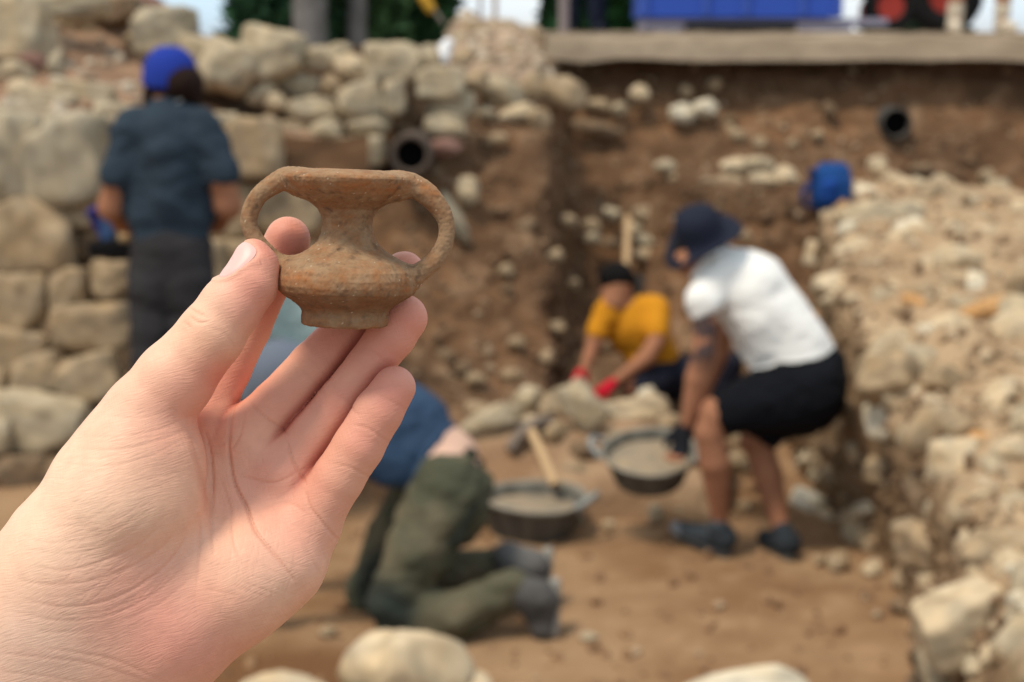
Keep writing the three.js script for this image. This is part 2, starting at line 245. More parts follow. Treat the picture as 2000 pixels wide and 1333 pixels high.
// ------------------------------------------------------------------ left: big block wall, rubble slope, dry stone wall
const bigWall = thing('block_wall', 'tall wall of big rough sandstone blocks behind the person in the dark shirt', 'wall', V(at(150, 900, 6.9).x, 0, at(150, 900, 6.9).z));
{
  const net = [[205, 7.25], [300, 7.22], [420, 7.2], [560, 7.15], [700, 7.1], [860, 7.0], [1010, 6.9]].map(([y, d]) => [-1500, -260, 0, 200, 400, 560, 720].map((x, i) => at(x, y + (i > 4 ? 60 : 0), d + (i - 1) * 0.12).sub(bigWall.position)));
  mesh('earth_filling', sheet(net, 110, 90, (x, y, z) => 0.05 * fbm(x * 4, y * 4, z * 4, 3), (x, y, z) => mixc(EARTH_DARK, EARTH, clamp(0.4 + fbm(x * 5, y * 5, z * 5, 3)))), VC, bigWall);
  for (const a of [[-80, 305, 150, 165, 0, 6.95, 'grey'], [28, 308, 108, 168, 2, 6.95, 'grey'], [138, 312, 150, 170, 0, 6.92, 'grey'], [243, 330, 74, 140, 0, 7.0, 'tan'], [310, 320, 90, 150, 0, 7.05, 'tan'], [395, 300, 90, 120, 0, 7.1, 'grey'], [495, 292, 108, 112, 0, 7.1, 'tan'], [428, 235, 66, 30, 0, 7.1, 'pale'],
    [70, 458, 152, 138, 0, 6.92, 'tan'], [-30, 458, 74, 136, 0, 6.95, 'tan'], [172, 420, 66, 52, 0, 6.98, 'tan'], [180, 478, 56, 60, 0, 7.02, 'brown'], [250, 440, 80, 80, 0, 7.05, 'brown'], [340, 440, 100, 100, 0, 7.1, 'tan'], [445, 410, 104, 110, 0, 7.15, 'tan'], [560, 412, 130, 100, 0, 7.2, 'tan'], [640, 400, 60, 60, 0, 7.35, 'brown'],
    [42, 595, 104, 124, 0, 6.9, 'tan'], [-50, 600, 90, 130, 0, 6.9, 'grey'], [132, 566, 76, 84, 0, 6.92, 'tan'], [218, 548, 72, 74, 0, 6.95, 'tan'], [300, 560, 100, 110, 0, 7.0, 'tan'], [400, 530, 96, 120, 0, 7.05, 'tan'], [490, 520, 90, 100, 0, 7.1, 'tan'], [575, 520, 90, 90, 0, 7.15, 'brown'],
    [185, 640, 152, 88, -3, 6.85, 'tan'], [35, 690, 110, 90, 10, 6.85, 'tan'], [300, 665, 90, 100, 0, 6.95, 'tan'], [400, 655, 110, 110, 0, 7.0, 'brown'], [500, 640, 100, 110, 0, 7.05, 'brown'], [105, 655, 40, 50, 0, 6.9, 'brown'],
    [75, 735, 100, 78, -20, 6.78, 'tan'], [176, 742, 116, 92, -12, 6.75, 'tan'], [248, 700, 36, 62, 0, 6.85, 'brown'], [-40, 760, 100, 80, 0, 6.75, 'tan'], [310, 770, 110, 90, 0, 6.85, 'tan'], [420, 770, 110, 100, 0, 6.9, 'brown'],
    [85, 828, 176, 108, 4, 6.55, 'pale'], [-35, 835, 110, 100, 0, 6.5, 'pale'], [30, 778, 90, 34, 0, 6.7, 'pale'], [240, 860, 120, 90, 0, 6.65, 'brown'], [40, 925, 100, 70, 0, 6.5, 'brown'], [140, 930, 110, 70, 0, 6.5, 'brown'], [-60, 940, 90, 80, 0, 6.5, 'brown']])
    stoneAt(bigWall, ...a, 'block', Math.min(a[2], a[3]) * 0.9);
  for (let j = 0; j < 6; j++) for (let i = 0; i < 7; i++) stoneAt(bigWall, -190 - i * 118 - (j % 2) * 50 + (j === 0 ? -20 : 0), 300 + j * 122, 122, 124, 0, 6.95 - j * 0.08, ['grey', 'tan', 'pale', 'tan'][(i * 3 + j) % 4], 'block', 100);
}
{ // slope of soil and rubble above the block wall
  const net = [[-60, 9.4], [30, 9.0], [110, 8.6], [170, 8.0], [215, 7.4], [232, 7.0]].map(([y, d]) => [-1600, -60, 120, 300, 420, 520, 640].map((x, i) => at(x, y + [-20, -10, 0, 60, 140, 165, 180][i] * (y < 140 ? 1 : 0.4), d + Math.max(0, i - 3) * 0.3)));
  const g = sheet(net, 120, 90, (x, y, z) => 0.05 * fbm(x * 3, y * 3, z * 3, 4), (x, y, z) => mixc([0.33, 0.21, 0.135], [0.22, 0.135, 0.085], clamp(0.5 - fbm(x * 4, y * 4, z * 4, 3) * 1.5)));
  const slope = ground(mesh('rubble_slope', g, VC));
  scatter(slope, pebbleRocks[2], 420, (r) => { const [p] = sampleSheet(g, r), s = 0.015 + 0.04 * r() ** 2, k = r(); return [p, s, k < 0.35 ? [0.5, 0.42, 0.32] : [0.36, 0.26, 0.18]]; }, 'pebble', 41);
  for (const a of [[42, 60, 112, 120, 0, 8.3, 'pale'], [-70, 60, 120, 140, 0, 8.3, 'pale'], [150, 62, 92, 96, 30, 8.9, 'tan'], [120, 10, 170, 46, 0, 8.6, 'pale'], [232, 22, 84, 52, 0, 8.9, 'brown'], [190, 45, 50, 60, 0, 9.2, 'brown'], [322, 62, 108, 90, 0, 8.7, 'grey'], [268, 78, 60, 50, 0, 8.8, 'tan'], [405, 128, 110, 88, 20, 8.6, 'pale'], [285, 8, 70, 34, 0, 9.2, 'pink'],
    [165, 188, 116, 54, 6, 7.7, 'pale'], [85, 198, 124, 42, 6, 7.5, 'pale'], [110, 127, 38, 58, 0, 8.1, 'grey'], [30, 140, 70, 44, 20, 7.9, 'pale'], [45, 172, 70, 36, 5, 7.7, 'cream'], [232, 218, 90, 30, 4, 7.3, 'pale'], [30, 218, 130, 30, 0, 7.2, 'pale'], [65, 118, 60, 30, 10, 8.2, 'pink'], [290, 222, 70, 30, 0, 7.3, 'tan'], [-40, 150, 80, 60, 0, 8.0, 'pale'], [-60, 215, 90, 40, 0, 7.4, 'pale'], [220, 240, 60, 24, 0, 7.15, 'brown'], [10, 108, 60, 30, 0, 8.2, 'tan']])
    stoneAt(slope, ...a, a[2] > 80 ? 'block' : 'round');
}
const dryWall = thing('dry_stone_wall', 'dry stone wall of rounded field stones below the dark conifers', 'wall', at(650, 400, 8.6));
{
  const net = [[90, 8.85], [180, 8.8], [260, 8.75], [340, 8.7], [420, 8.6]].map(([y, d]) => [380, 480, 580, 680, 780, 860].map((x, i) => at(x, y + (i ? 0 : 40), d).sub(dryWall.position)));
  mesh('earth_filling', sheet(net, 60, 50, (x, y, z) => 0.04 * fbm(x * 5, y * 5, z * 5, 3), (x, y, z) => mixc(EARTH_DARK, [0.09, 0.06, 0.04], clamp(0.5 + fbm(x * 5, y * 5, z * 5, 2)))), VC, dryWall);
  for (const a of [[446, 130, 104, 90, 20, 8.35, 'pale'], [532, 108, 116, 98, 10, 8.4, 'pale'], [617, 112, 96, 46, 0, 8.45, 'pale'], [690, 130, 78, 50, 8, 8.42, 'cream'], [770, 122, 106, 74, 0, 8.42, 'pale'], [838, 112, 46, 48, 0, 8.5, 'pale'], [665, 95, 50, 24, 0, 8.6, 'pale'],
    [510, 182, 66, 40, -25, 8.42, 'pale'], [585, 168, 84, 44, 0, 8.48, 'grey'], [648, 165, 46, 44, 0, 8.46, 'tan'], [540, 200, 46, 40, 0, 8.42, 'cream'], [610, 214, 104, 50, -3, 8.42, 'pale'], [705, 196, 84, 66, -20, 8.42, 'pale'], [770, 187, 40, 68, 0, 8.42, 'pale'], [815, 175, 40, 34, -30, 8.5, 'grey'], [800, 215, 34, 40, 0, 8.55, 'brown'],
    [526, 238, 40, 30, 0, 8.44, 'tan'], [580, 257, 78, 44, 5, 8.42, 'tan'], [637, 255, 72, 46, -12, 8.4, 'pale'], [720, 242, 90, 48, -5, 8.42, 'pale'], [788, 252, 40, 34, 0, 8.55, 'brown'], [585, 302, 68, 56, 0, 8.38, 'pale'], [686, 298, 124, 58, -4, 8.36, 'pale'], [760, 300, 34, 40, 0, 8.55, 'brown'], [500, 330, 80, 60, 0, 8.4, 'tan'], [590, 355, 90, 44, 0, 8.36, 'tan'], [690, 355, 90, 40, 0, 8.36, 'tan'],
    [860, 165, 92, 60, 0, 8.42, 'pale'], [885, 210, 80, 56, 0, 8.5, 'pale'], [868, 246, 84, 48, 0, 8.42, 'pale'], [868, 288, 80, 34, -4, 8.4, 'pink'], [930, 160, 50, 50, 0, 8.7, 'tan'], [845, 215, 30, 40, 0, 8.5, 'grey']])
    stoneAt(dryWall, ...a, a[3] > 55 ? 'block' : 'round');
}
function pipe(label, px, py, depth, rOut, rIn, mat) {
  const c = at(px, py, depth - 0.06), t = thing('drain_pipe', label, 'pipe', c), s = depth / F, L = 1.1;
  const prof = [[rIn, L], [rIn, 0.012], [rIn + 3, 0], [rOut - 3, 0], [rOut, 0.012], [rOut, L]].map(([r, y]) => new THREE.Vector2(r * s, y));
  const g = new THREE.LatheGeometry(prof, 40); g.rotateX(-Math.PI / 2);  mesh('pipe_wall', g, mat, t);
  const e = new THREE.CircleGeometry(rIn * s, 32); e.translate(0, 0, -0.05); mesh('bore_shade', e, std(0.004, 0.004, 0.004, { specularIntensity: 0 }), t);  // black disc added inside the mouth, standing in for the unlit bore
}
pipe('dark clay drain pipe jutting from the foot of the dry stone wall', 802, 303, 8.25, 42, 29, std(0.10, 0.075, 0.06));
pipe('grey drain pipe opening in the earth face under the road', 1752, 241, 9.42, 31, 25, std(0.075, 0.07, 0.065));

// ------------------------------------------------------------------ right: rubble wall
const rubble = thing('rubble_wall', 'long ruined wall of cream rubble and mortar along the right side of the pit', 'wall', V(1.9, 0, -6));
{
  // rows from far to near; each runs from the pit floor up the face, over the edge and across the broken top
  const rows = [
    [[1600, 560, 8.6], [1610, 500, 8.5], [1635, 400, 8.35], [1700, 352, 8.5], [1800, 350, 8.7], [1900, 372, 8.8], [2100, 400, 8.9]],
    [[1585, 700, 8.0], [1598, 600, 7.95], [1618, 430, 7.8], [1690, 390, 7.8], [1800, 385, 7.9], [1920, 400, 7.9], [2150, 430, 8.0]],
    [[1575, 830, 7.6], [1590, 680, 7.5], [1622, 500, 7.3], [1690, 450, 7.3], [1800, 440, 7.3], [1950, 450, 7.3], [2200, 460, 7.4]],
    [[1580, 930, 7.3], [1600, 800, 7.0], [1630, 590, 6.8], [1700, 540, 6.8], [1820, 520, 6.8], [1980, 520, 6.8], [2250, 520, 6.8]],
    [[1620, 1000, 6.9], [1655, 870, 6.6], [1690, 680, 6.4], [1760, 640, 6.4], [1880, 600, 6.4], [2030, 590, 6.4], [2300, 580, 6.4]],
    [[1700, 1070, 6.45], [1735, 930, 6.2], [1740, 780, 6.0], [1810, 730, 6.0], [1930, 690, 6.0], [2080, 670, 6.0], [2350, 650, 6.0]],
    [[1760, 1150, 6.0], [1790, 1020, 5.8], [1815, 860, 5.6], [1880, 820, 5.6], [1990, 790, 5.6], [2130, 760, 5.6], [2400, 740, 5.6]],
    [[1790, 1230, 5.6], [1830, 1110, 5.4], [1870, 960, 5.2], [1950, 910, 5.2], [2060, 880, 5.2], [2180, 860, 5.2], [2450, 840, 5.2]],
    [[1800, 1320, 5.15], [1860, 1230, 4.9], [1930, 1090, 4.75], [2020, 1040, 4.75], [2130, 1000, 4.75], [2250, 980, 4.75], [2500, 960, 4.75]],
    [[1830, 1450, 4.6], [1900, 1370, 4.4], [2000, 1240, 4.3], [2100, 1190, 4.3], [2210, 1150, 4.3], [2330, 1130, 4.3], [2550, 1110, 4.3]],
    [[1870, 1620, 4.1], [1950, 1540, 3.9], [2080, 1420, 3.8], [2180, 1370, 3.8], [2300, 1330, 3.8], [2420, 1310, 3.8], [2650, 1290, 3.8]],
  ];
  const net = rows.map((r) => [[r[0][0] - 10, r[0][1] + 150, r[0][2] - 0.03], ...r].map((p) => at(...p).sub(rubble.position)));
  const g = sheet(net, 110, 190, (x, y, z) => 0.08 * fbm(x * 3.2, y * 3.2, z * 3.2, 4) + 0.055 * fbm(x * 9, y * 9, z * 9, 3), (x, y, z, u) => {
    const a = fbm(x * 2.5, y * 2.5 + 3, z * 2.5, 4), b = fbm(x * 10, y * 10, z * 10, 3), top = sstep(0.34, 0.46, u + 0.05 * a); let c = mixc(mixc([0.20, 0.128, 0.073], [0.38, 0.265, 0.16], top), mixc([0.135, 0.083, 0.045], [0.27, 0.18, 0.105], top), clamp(0.4 - a * 1.8)); return mixc(c, mixc([0.31, 0.215, 0.13], [0.50, 0.38, 0.245], top), clamp(b * 1.4));  // steep face browner as exposed earth core, its shade also put into the colour
  });
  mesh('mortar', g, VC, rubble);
  const r = rng(77), tones = ['cream', 'pale', 'cream', 'tan', 'cream', 'pale', 'white', 'tan', 'orange', 'cream'];
  for (let i = 0; i < 270; i++) {
    const [p, n] = sampleSheet(g, r), s = 0.036 + 0.085 * r() ** 2.2, m = mesh('stone', i % 3 ? roundRocks[i % 6] : blockRocks[i % 5], rockMats[n.y < 0.55 && i % 3 ? ['tan', 'brown', 'brown', 'tan'][i % 4] : tones[i % 10 === 8 && r() < 0.6 ? 3 : i % 10]], rubble);
    m.position.copy(p).addScaledVector(n, -s * 0.42); m.rotation.set((r() - 0.5) * 1.2, r() * 6.3, (r() - 0.5) * 1.2); m.scale.set(s * (1 + r() * 0.7), s * (0.6 + r() * 0.4), s * (0.8 + r() * 0.4));
  }
  for (const a of [[1878, 1222, 165, 135, -15, 4.56, 'cream', 'block', 130], [1770, 775, 100, 72, 0, 5.95, 'cream'], [1930, 720, 110, 56, -15, 6.0, 'cream'], [1935, 605, 130, 46, -14, 6.3, 'orange'], [1875, 570, 90, 46, -10, 6.5, 'white'], [1762, 468, 66, 46, -10, 7.1, 'cream'], [1870, 505, 100, 60, -10, 6.7, 'cream'], [1630, 587, 60, 28, -5, 6.75, 'cream'], [1715, 325, 40, 40, 0, 8.4, 'cream'], [1690, 410, 70, 36, -12, 7.6, 'cream'], [1760, 372, 50, 30, 0, 8.2, 'tan'], [1830, 420, 40, 30, 0, 7.6, 'white'], [1970, 770, 120, 70, -20, 5.7, 'cream'], [1700, 720, 50, 70, 10, 6.1, 'cream'], [1645, 880, 50, 50, 0, 6.8, 'tan'], [1660, 450, 50, 36, 0, 7.3, 'white'],
    [1830, 930, 34, 30, 0, 5.5, 'white'], [1900, 1070, 70, 80, 10, 4.95, 'cream'], [1960, 1180, 80, 110, 10, 4.6, 'pale'], [1800, 880, 60, 40, 0, 5.6, 'tan'], [1870, 830, 70, 50, -20, 5.5, 'tan'], [1980, 880, 90, 60, -10, 5.2, 'cream'], [1910, 950, 80, 60, 20, 5.2, 'tan'], [1830, 1000, 50, 60, 0, 5.5, 'pale'], [1990, 1000, 80, 80, 0, 4.9, 'pale'], [1990, 1290, 110, 110, 0, 4.3, 'pale'], [1900, 1300, 60, 50, 0, 4.7, 'tan']])
    stoneAt(rubble, ...a);
  scatter(rubble, pebbleRocks[3], 2200, (q) => { const [p, n] = sampleSheet(g, q), s = 0.007 + 0.022 * q() ** 2, k = q() + (n.y < 0.5 ? 0.45 : 0); return [p.addScaledVector(n, s * 0.3), s, k < 0.4 ? [0.50, 0.38, 0.25] : k < 0.7 ? [0.34, 0.235, 0.14] : [0.19, 0.12, 0.07]]; }, 'pebble', 51);
}

// ------------------------------------------------------------------ mound of stones in the middle, loose stones, stones of the near wall
{
  const net = [[770, 7.9], [790, 7.6], [812, 7.25], [850, 7.05], [900, 6.95], [945, 6.85], [1030, 6.8]].map(([y, d], r) => [820, 900, 960, 1030, 1100, 1170, 1240, 1330, 1420].map((x, i) => at(x, y + [90, 40, 10, 0, 0, 10, 20, 40, 70][i] * (1 - r / 6), d + (i === 0 || i > 7 ? 0.05 : 0))));
  const g = sheet(net, 130, 80, (x, y, z) => 0.03 * fbm(x * 5, y * 5, z * 5, 4), (x, y, z) => mixc([0.37, 0.25, 0.155], [0.24, 0.14, 0.078], clamp(0.5 - 1.5 * fbm(x * 3, y * 3, z * 3, 4))));
  const mound = ground(mesh('earth_mound', g, VC));
  for (const a of [[960, 822, 110, 46, -22, 7.05, 'pale'], [955, 870, 150, 90, 0, 7.05, 'brown'], [1030, 785, 50, 60, 30, 7.2, 'pale'], [1070, 800, 80, 50, 10, 7.2, 'tan'], [1110, 770, 60, 30, 0, 7.35, 'pale'], [1225, 810, 120, 50, -4, 7.3, 'cream'], [1180, 830, 50, 40, 0, 7.2, 'tan'], [1030, 840, 46, 50, 10, 7.1, 'cream'], [1080, 850, 60, 50, 0, 7.0, 'tan'], [1195, 858, 60, 34, -20, 7.05, 'tan'], [1120, 920, 54, 30, 0, 6.9, 'tan'], [1270, 800, 70, 50, 0, 7.4, 'cream'], [1265, 776, 36, 34, 0, 7.45, 'white'], [1340, 890, 60, 40, 0, 6.95, 'tan'], [1310, 830, 50, 34, 0, 7.2, 'tan'], [1140, 880, 50, 34, 0, 6.95, 'brown'], [915, 850, 50, 50, 0, 7.1, 'tan'], [1465, 860, 60, 34, 0, 7.1, 'tan'], [1440, 905, 70, 36, 0, 6.9, 'tan']]) stoneAt(mound, a[0], a[1], a[2] * 1.22, a[3] * 1.2, ...a.slice(4));
  const slab = stoneAt(null, 1138, 792, 62, 92, -42, 7.05, 'pale', 'block', 40, 'stone_slab'); tag(slab, 'flat grey stone slab leaning below the red gloves', 'stone');
}
{
  const r = rng(9), list = [[1232, 975, 70, 56], [1280, 998, 44, 48], [1165, 985, 50, 36], [1325, 985, 60, 44], [1370, 975, 50, 40], [1190, 1020, 30, 20], [1455, 985, 40, 24], [1665, 1040, 46, 40], [1640, 1090, 60, 44], [1705, 1105, 50, 44], [1600, 1090, 36, 26], [1150, 1240, 40, 20], [880, 1050, 40, 30], [910, 1090, 30, 30], [1700, 1060, 50, 30], [1400, 1000, 40, 30], [1560, 960, 40, 30], [930, 1325, 90, 40], [640, 1230, 40, 24], [1130, 1010, 30, 24]];
  list.forEach(([x, y, w, h], i) => { const p = onPlane(x, y + h / 2, 0), s = p.distanceTo(camera.position) / F, m = mesh('stone', roundRocks[i % 6], rockMats[['tan', 'cream', 'tan', 'pale'][i % 4]], pitFloor); m.position.set(p.x, h * s * 0.3, p.z); m.scale.set(w / 2 * s, h / 2 * s, w / 2 * s * 0.8); m.rotation.y = r() * 6; });
  scatter(pitFloor, pebbleRocks[0], 1600, (q) => { const x = -2.6 + q() * 5, z = -4 - q() * 4.6, s = 0.006 + 0.022 * q() ** 3, k = q(); return [V(x, floorY(x, z) + s * 0.2, z), s, k < 0.12 ? [0.42, 0.31, 0.2] : k < 0.6 ? [0.29, 0.17, 0.092] : [0.21, 0.12, 0.066]]; }, 'pebble', 61);
}
const nearWall = thing('stone_wall', 'low wall of smooth pale stones nearest the camera, only its top in view', 'wall', at(1000, 1500, 4.1).setY(0));
{
  const net = [[1330, 4.35], [1375, 4.15], [1420, 4.0], [1600, 3.9]].map(([y, d]) => [300, 500, 700, 900, 1100, 1300, 1500, 1700, 1900].map((x) => at(x, y + 20, d).sub(nearWall.position)));
  mesh('earth_filling', sheet(net, 100, 40, (x, y, z) => 0.03 * fbm(x * 6, y * 6, z * 6, 3), (x, y, z) => mixc(SAND, EARTH, clamp(0.5 + fbm(x * 5, y * 5, z * 5)))), VC, nearWall);
  for (const a of [[785, 1318, 262, 190, 6, 4.05, 'cream'], [560, 1362, 210, 96, 0, 4.05, 'cream'], [1440, 1372, 340, 110, 0, 3.95, 'white'], [1000, 1400, 180, 110, 0, 4.0, 'cream'], [1200, 1410, 160, 100, 0, 4.0, 'cream'], [1680, 1410, 160, 90, 0, 4.0, 'cream'], [660, 1420, 150, 100, 0, 3.95, 'pale'], [900, 1470, 180, 120, 0, 3.9, 'pale'], [1150, 1500, 200, 120, 0, 3.9, 'cream'], [1400, 1480, 200, 120, 0, 3.85, 'pale'], [500, 1450, 160, 110, 0, 3.9, 'cream']]) stoneAt(nearWall, ...a, 'round', a[2] * 0.7);
}

// ------------------------------------------------------------------ people
const SKIN = [0.33, 0.15, 0.085];
const prim = (D, k = 0.03) => (l) => l.map(([x1, y1, z1, r1, x2, y2, z2, r2]) => { const s = D / F; return cone(at(x1, y1, D + z1), at(x2 ?? x1 + 0.5, y2 ?? y1, D + (z2 ?? z1)), r1 * s, (r2 ?? r1) * s, k); });
function solid(list, h, fold = 0, colour, origin, under) {
  const [lo, hi] = bounds(list, 0.05), f = under ? (x, y, z) => { const d = blend(list, x, y, z); return (d > 0.12 ? d : smin(d, Math.max(blend(under, x, y, z) - 0.009, d - 0.014), 0.012)) + fold * (fbm(x * 9, y * 14, z * 9, 3) + 0.5 * Math.abs(fbm(x * 5 + y * 9, y * 3, z * 6, 2))); } : fold ? (x, y, z) => blend(list, x, y, z) + fold * (fbm(x * 9, y * 14, z * 9, 3) + 0.5 * Math.abs(fbm(x * 5 + y * 9, y * 3, z * 6, 2))) : (x, y, z) => blend(list, x, y, z);
  const g = contour(f, lo, hi, h, colour); g.translate(-origin.x, -origin.y, -origin.z); return g;
}
// palm, four unequal bent fingers and a thumb that leaves the side of the palm
function handPrims(wrist, dir, normal, side, size = 1, curl = 0.5) {
  const d = dir.clone().normalize(), n = normal.clone().addScaledVector(d, -normal.dot(d)).normalize(), s = d.clone().cross(n).multiplyScalar(side), out = [], q = (a, b, c) => wrist.clone().addScaledVector(d, a * size).addScaledVector(s, b * size).addScaledVector(n, c * size), C = (a, b, ra, rb) => out.push(cone(a, b, ra * size, rb * size, 0.008));
  for (const b of [-0.025, -0.008, 0.009, 0.026]) C(q(0.005, b * 0.7, 0), q(0.085, b, 0), 0.017, 0.0135);
  [[-0.03, 0.062], [-0.011, 0.074], [0.009, 0.078], [0.029, 0.07]].forEach(([b, L]) => { let p = q(0.09, b, 0), ang = 0; for (const [f, r0, r1] of [[0.45, 0.0105, 0.0098], [0.3, 0.0098, 0.009], [0.25, 0.009, 0.0078]]) { ang += curl; const e = p.clone().addScaledVector(d, Math.cos(ang) * L * f * size).addScaledVector(n, Math.sin(ang) * L * f * size); C(p, e, r0, r1); p = e; } });
  C(q(0.02, 0.028, 0.004), q(0.055, 0.05, 0.02), 0.015, 0.012); C(q(0.055, 0.05, 0.02), q(0.085, 0.045, 0.04), 0.012, 0.009);
  return out;
}
const clothC = (a, v = 0.25) => (x, y, z) => { const m = 1 + v * fbm(x * 6, y * 6, z * 6, 3); return a.map((c) => c * m); };
const skinC = (x, y, z) => { const m = 1 + 0.2 * fbm(x * 10, y * 10, z * 10, 2); return [SKIN[0] * m, SKIN[1] * m, SKIN[2] * m]; };
function person(label, D, foot, hands, parts) {
  const t = thing('person', label, 'person', foot);
  for (const [name, list, opt = {}] of parts) {
    const h = opt.h ?? 0.011; let g = solid(prim(D, opt.k ?? 0.035)(list), h, opt.fold ?? 0, opt.c, foot, /shirt|shorts|trousers/.test(name) ? prim(D, parts[0][2].k ?? 0.035)(parts[0][1]) : undefined);
    if (name === 'body' && hands.length) g = mergeGeometries([g, ...hands.map((q) => solid(q, 0.0035, 0, opt.c, foot))]);
    const m = mesh(name, g, opt.mat ?? VC, opt.on ?? t); if (opt.label) m.userData.label = opt.label; if (opt.keep) opt.keep(m);
  }
  return t;
}
function shoe(t, D, heel, toe, ankle, w, c, sole, foot) {
  const l = prim(D, 0.02)([[heel[0], heel[1] - w * 0.5, heel[2], w * 0.95, toe[0], toe[1], toe[2], w * 0.62], [heel[0], heel[1] - w * 0.6, heel[2], w * 0.9, ankle[0], ankle[1], ankle[2], w * 0.8]]);
  const m = mesh('shoe', solid(l, 0.007, 0.004, clothC(c, 0.4), foot), VC, t);
  mesh('sole', solid(prim(D, 0.01)([[heel[0], heel[1] + w * 0.42, heel[2], w * 0.62, toe[0], toe[1] + w * 0.35, toe[2], w * 0.5]]), 0.007, 0, clothC(sole), foot), VC, m);
}
function hat(t, pos, foot, tilt, prof, mat, name, wave) {
  const g = new THREE.LatheGeometry(prof.map(([r, y]) => new THREE.Vector2(r, y)), 48), p = g.attributes.position;
  for (let i = 0; i < p.count; i++) { const x = p.getX(i), z = p.getZ(i), r = Math.hypot(x, z), a = Math.atan2(z, x); if (wave) p.setY(i, p.getY(i) + wave(r, a)); p.setX(i, x * 1.0); p.setZ(i, z * 1.12); }
  g.computeVertexNormals(); const m = mesh(name, g, mat, t); m.position.copy(pos).sub(foot); m.rotation.set(...tilt); return m;
}

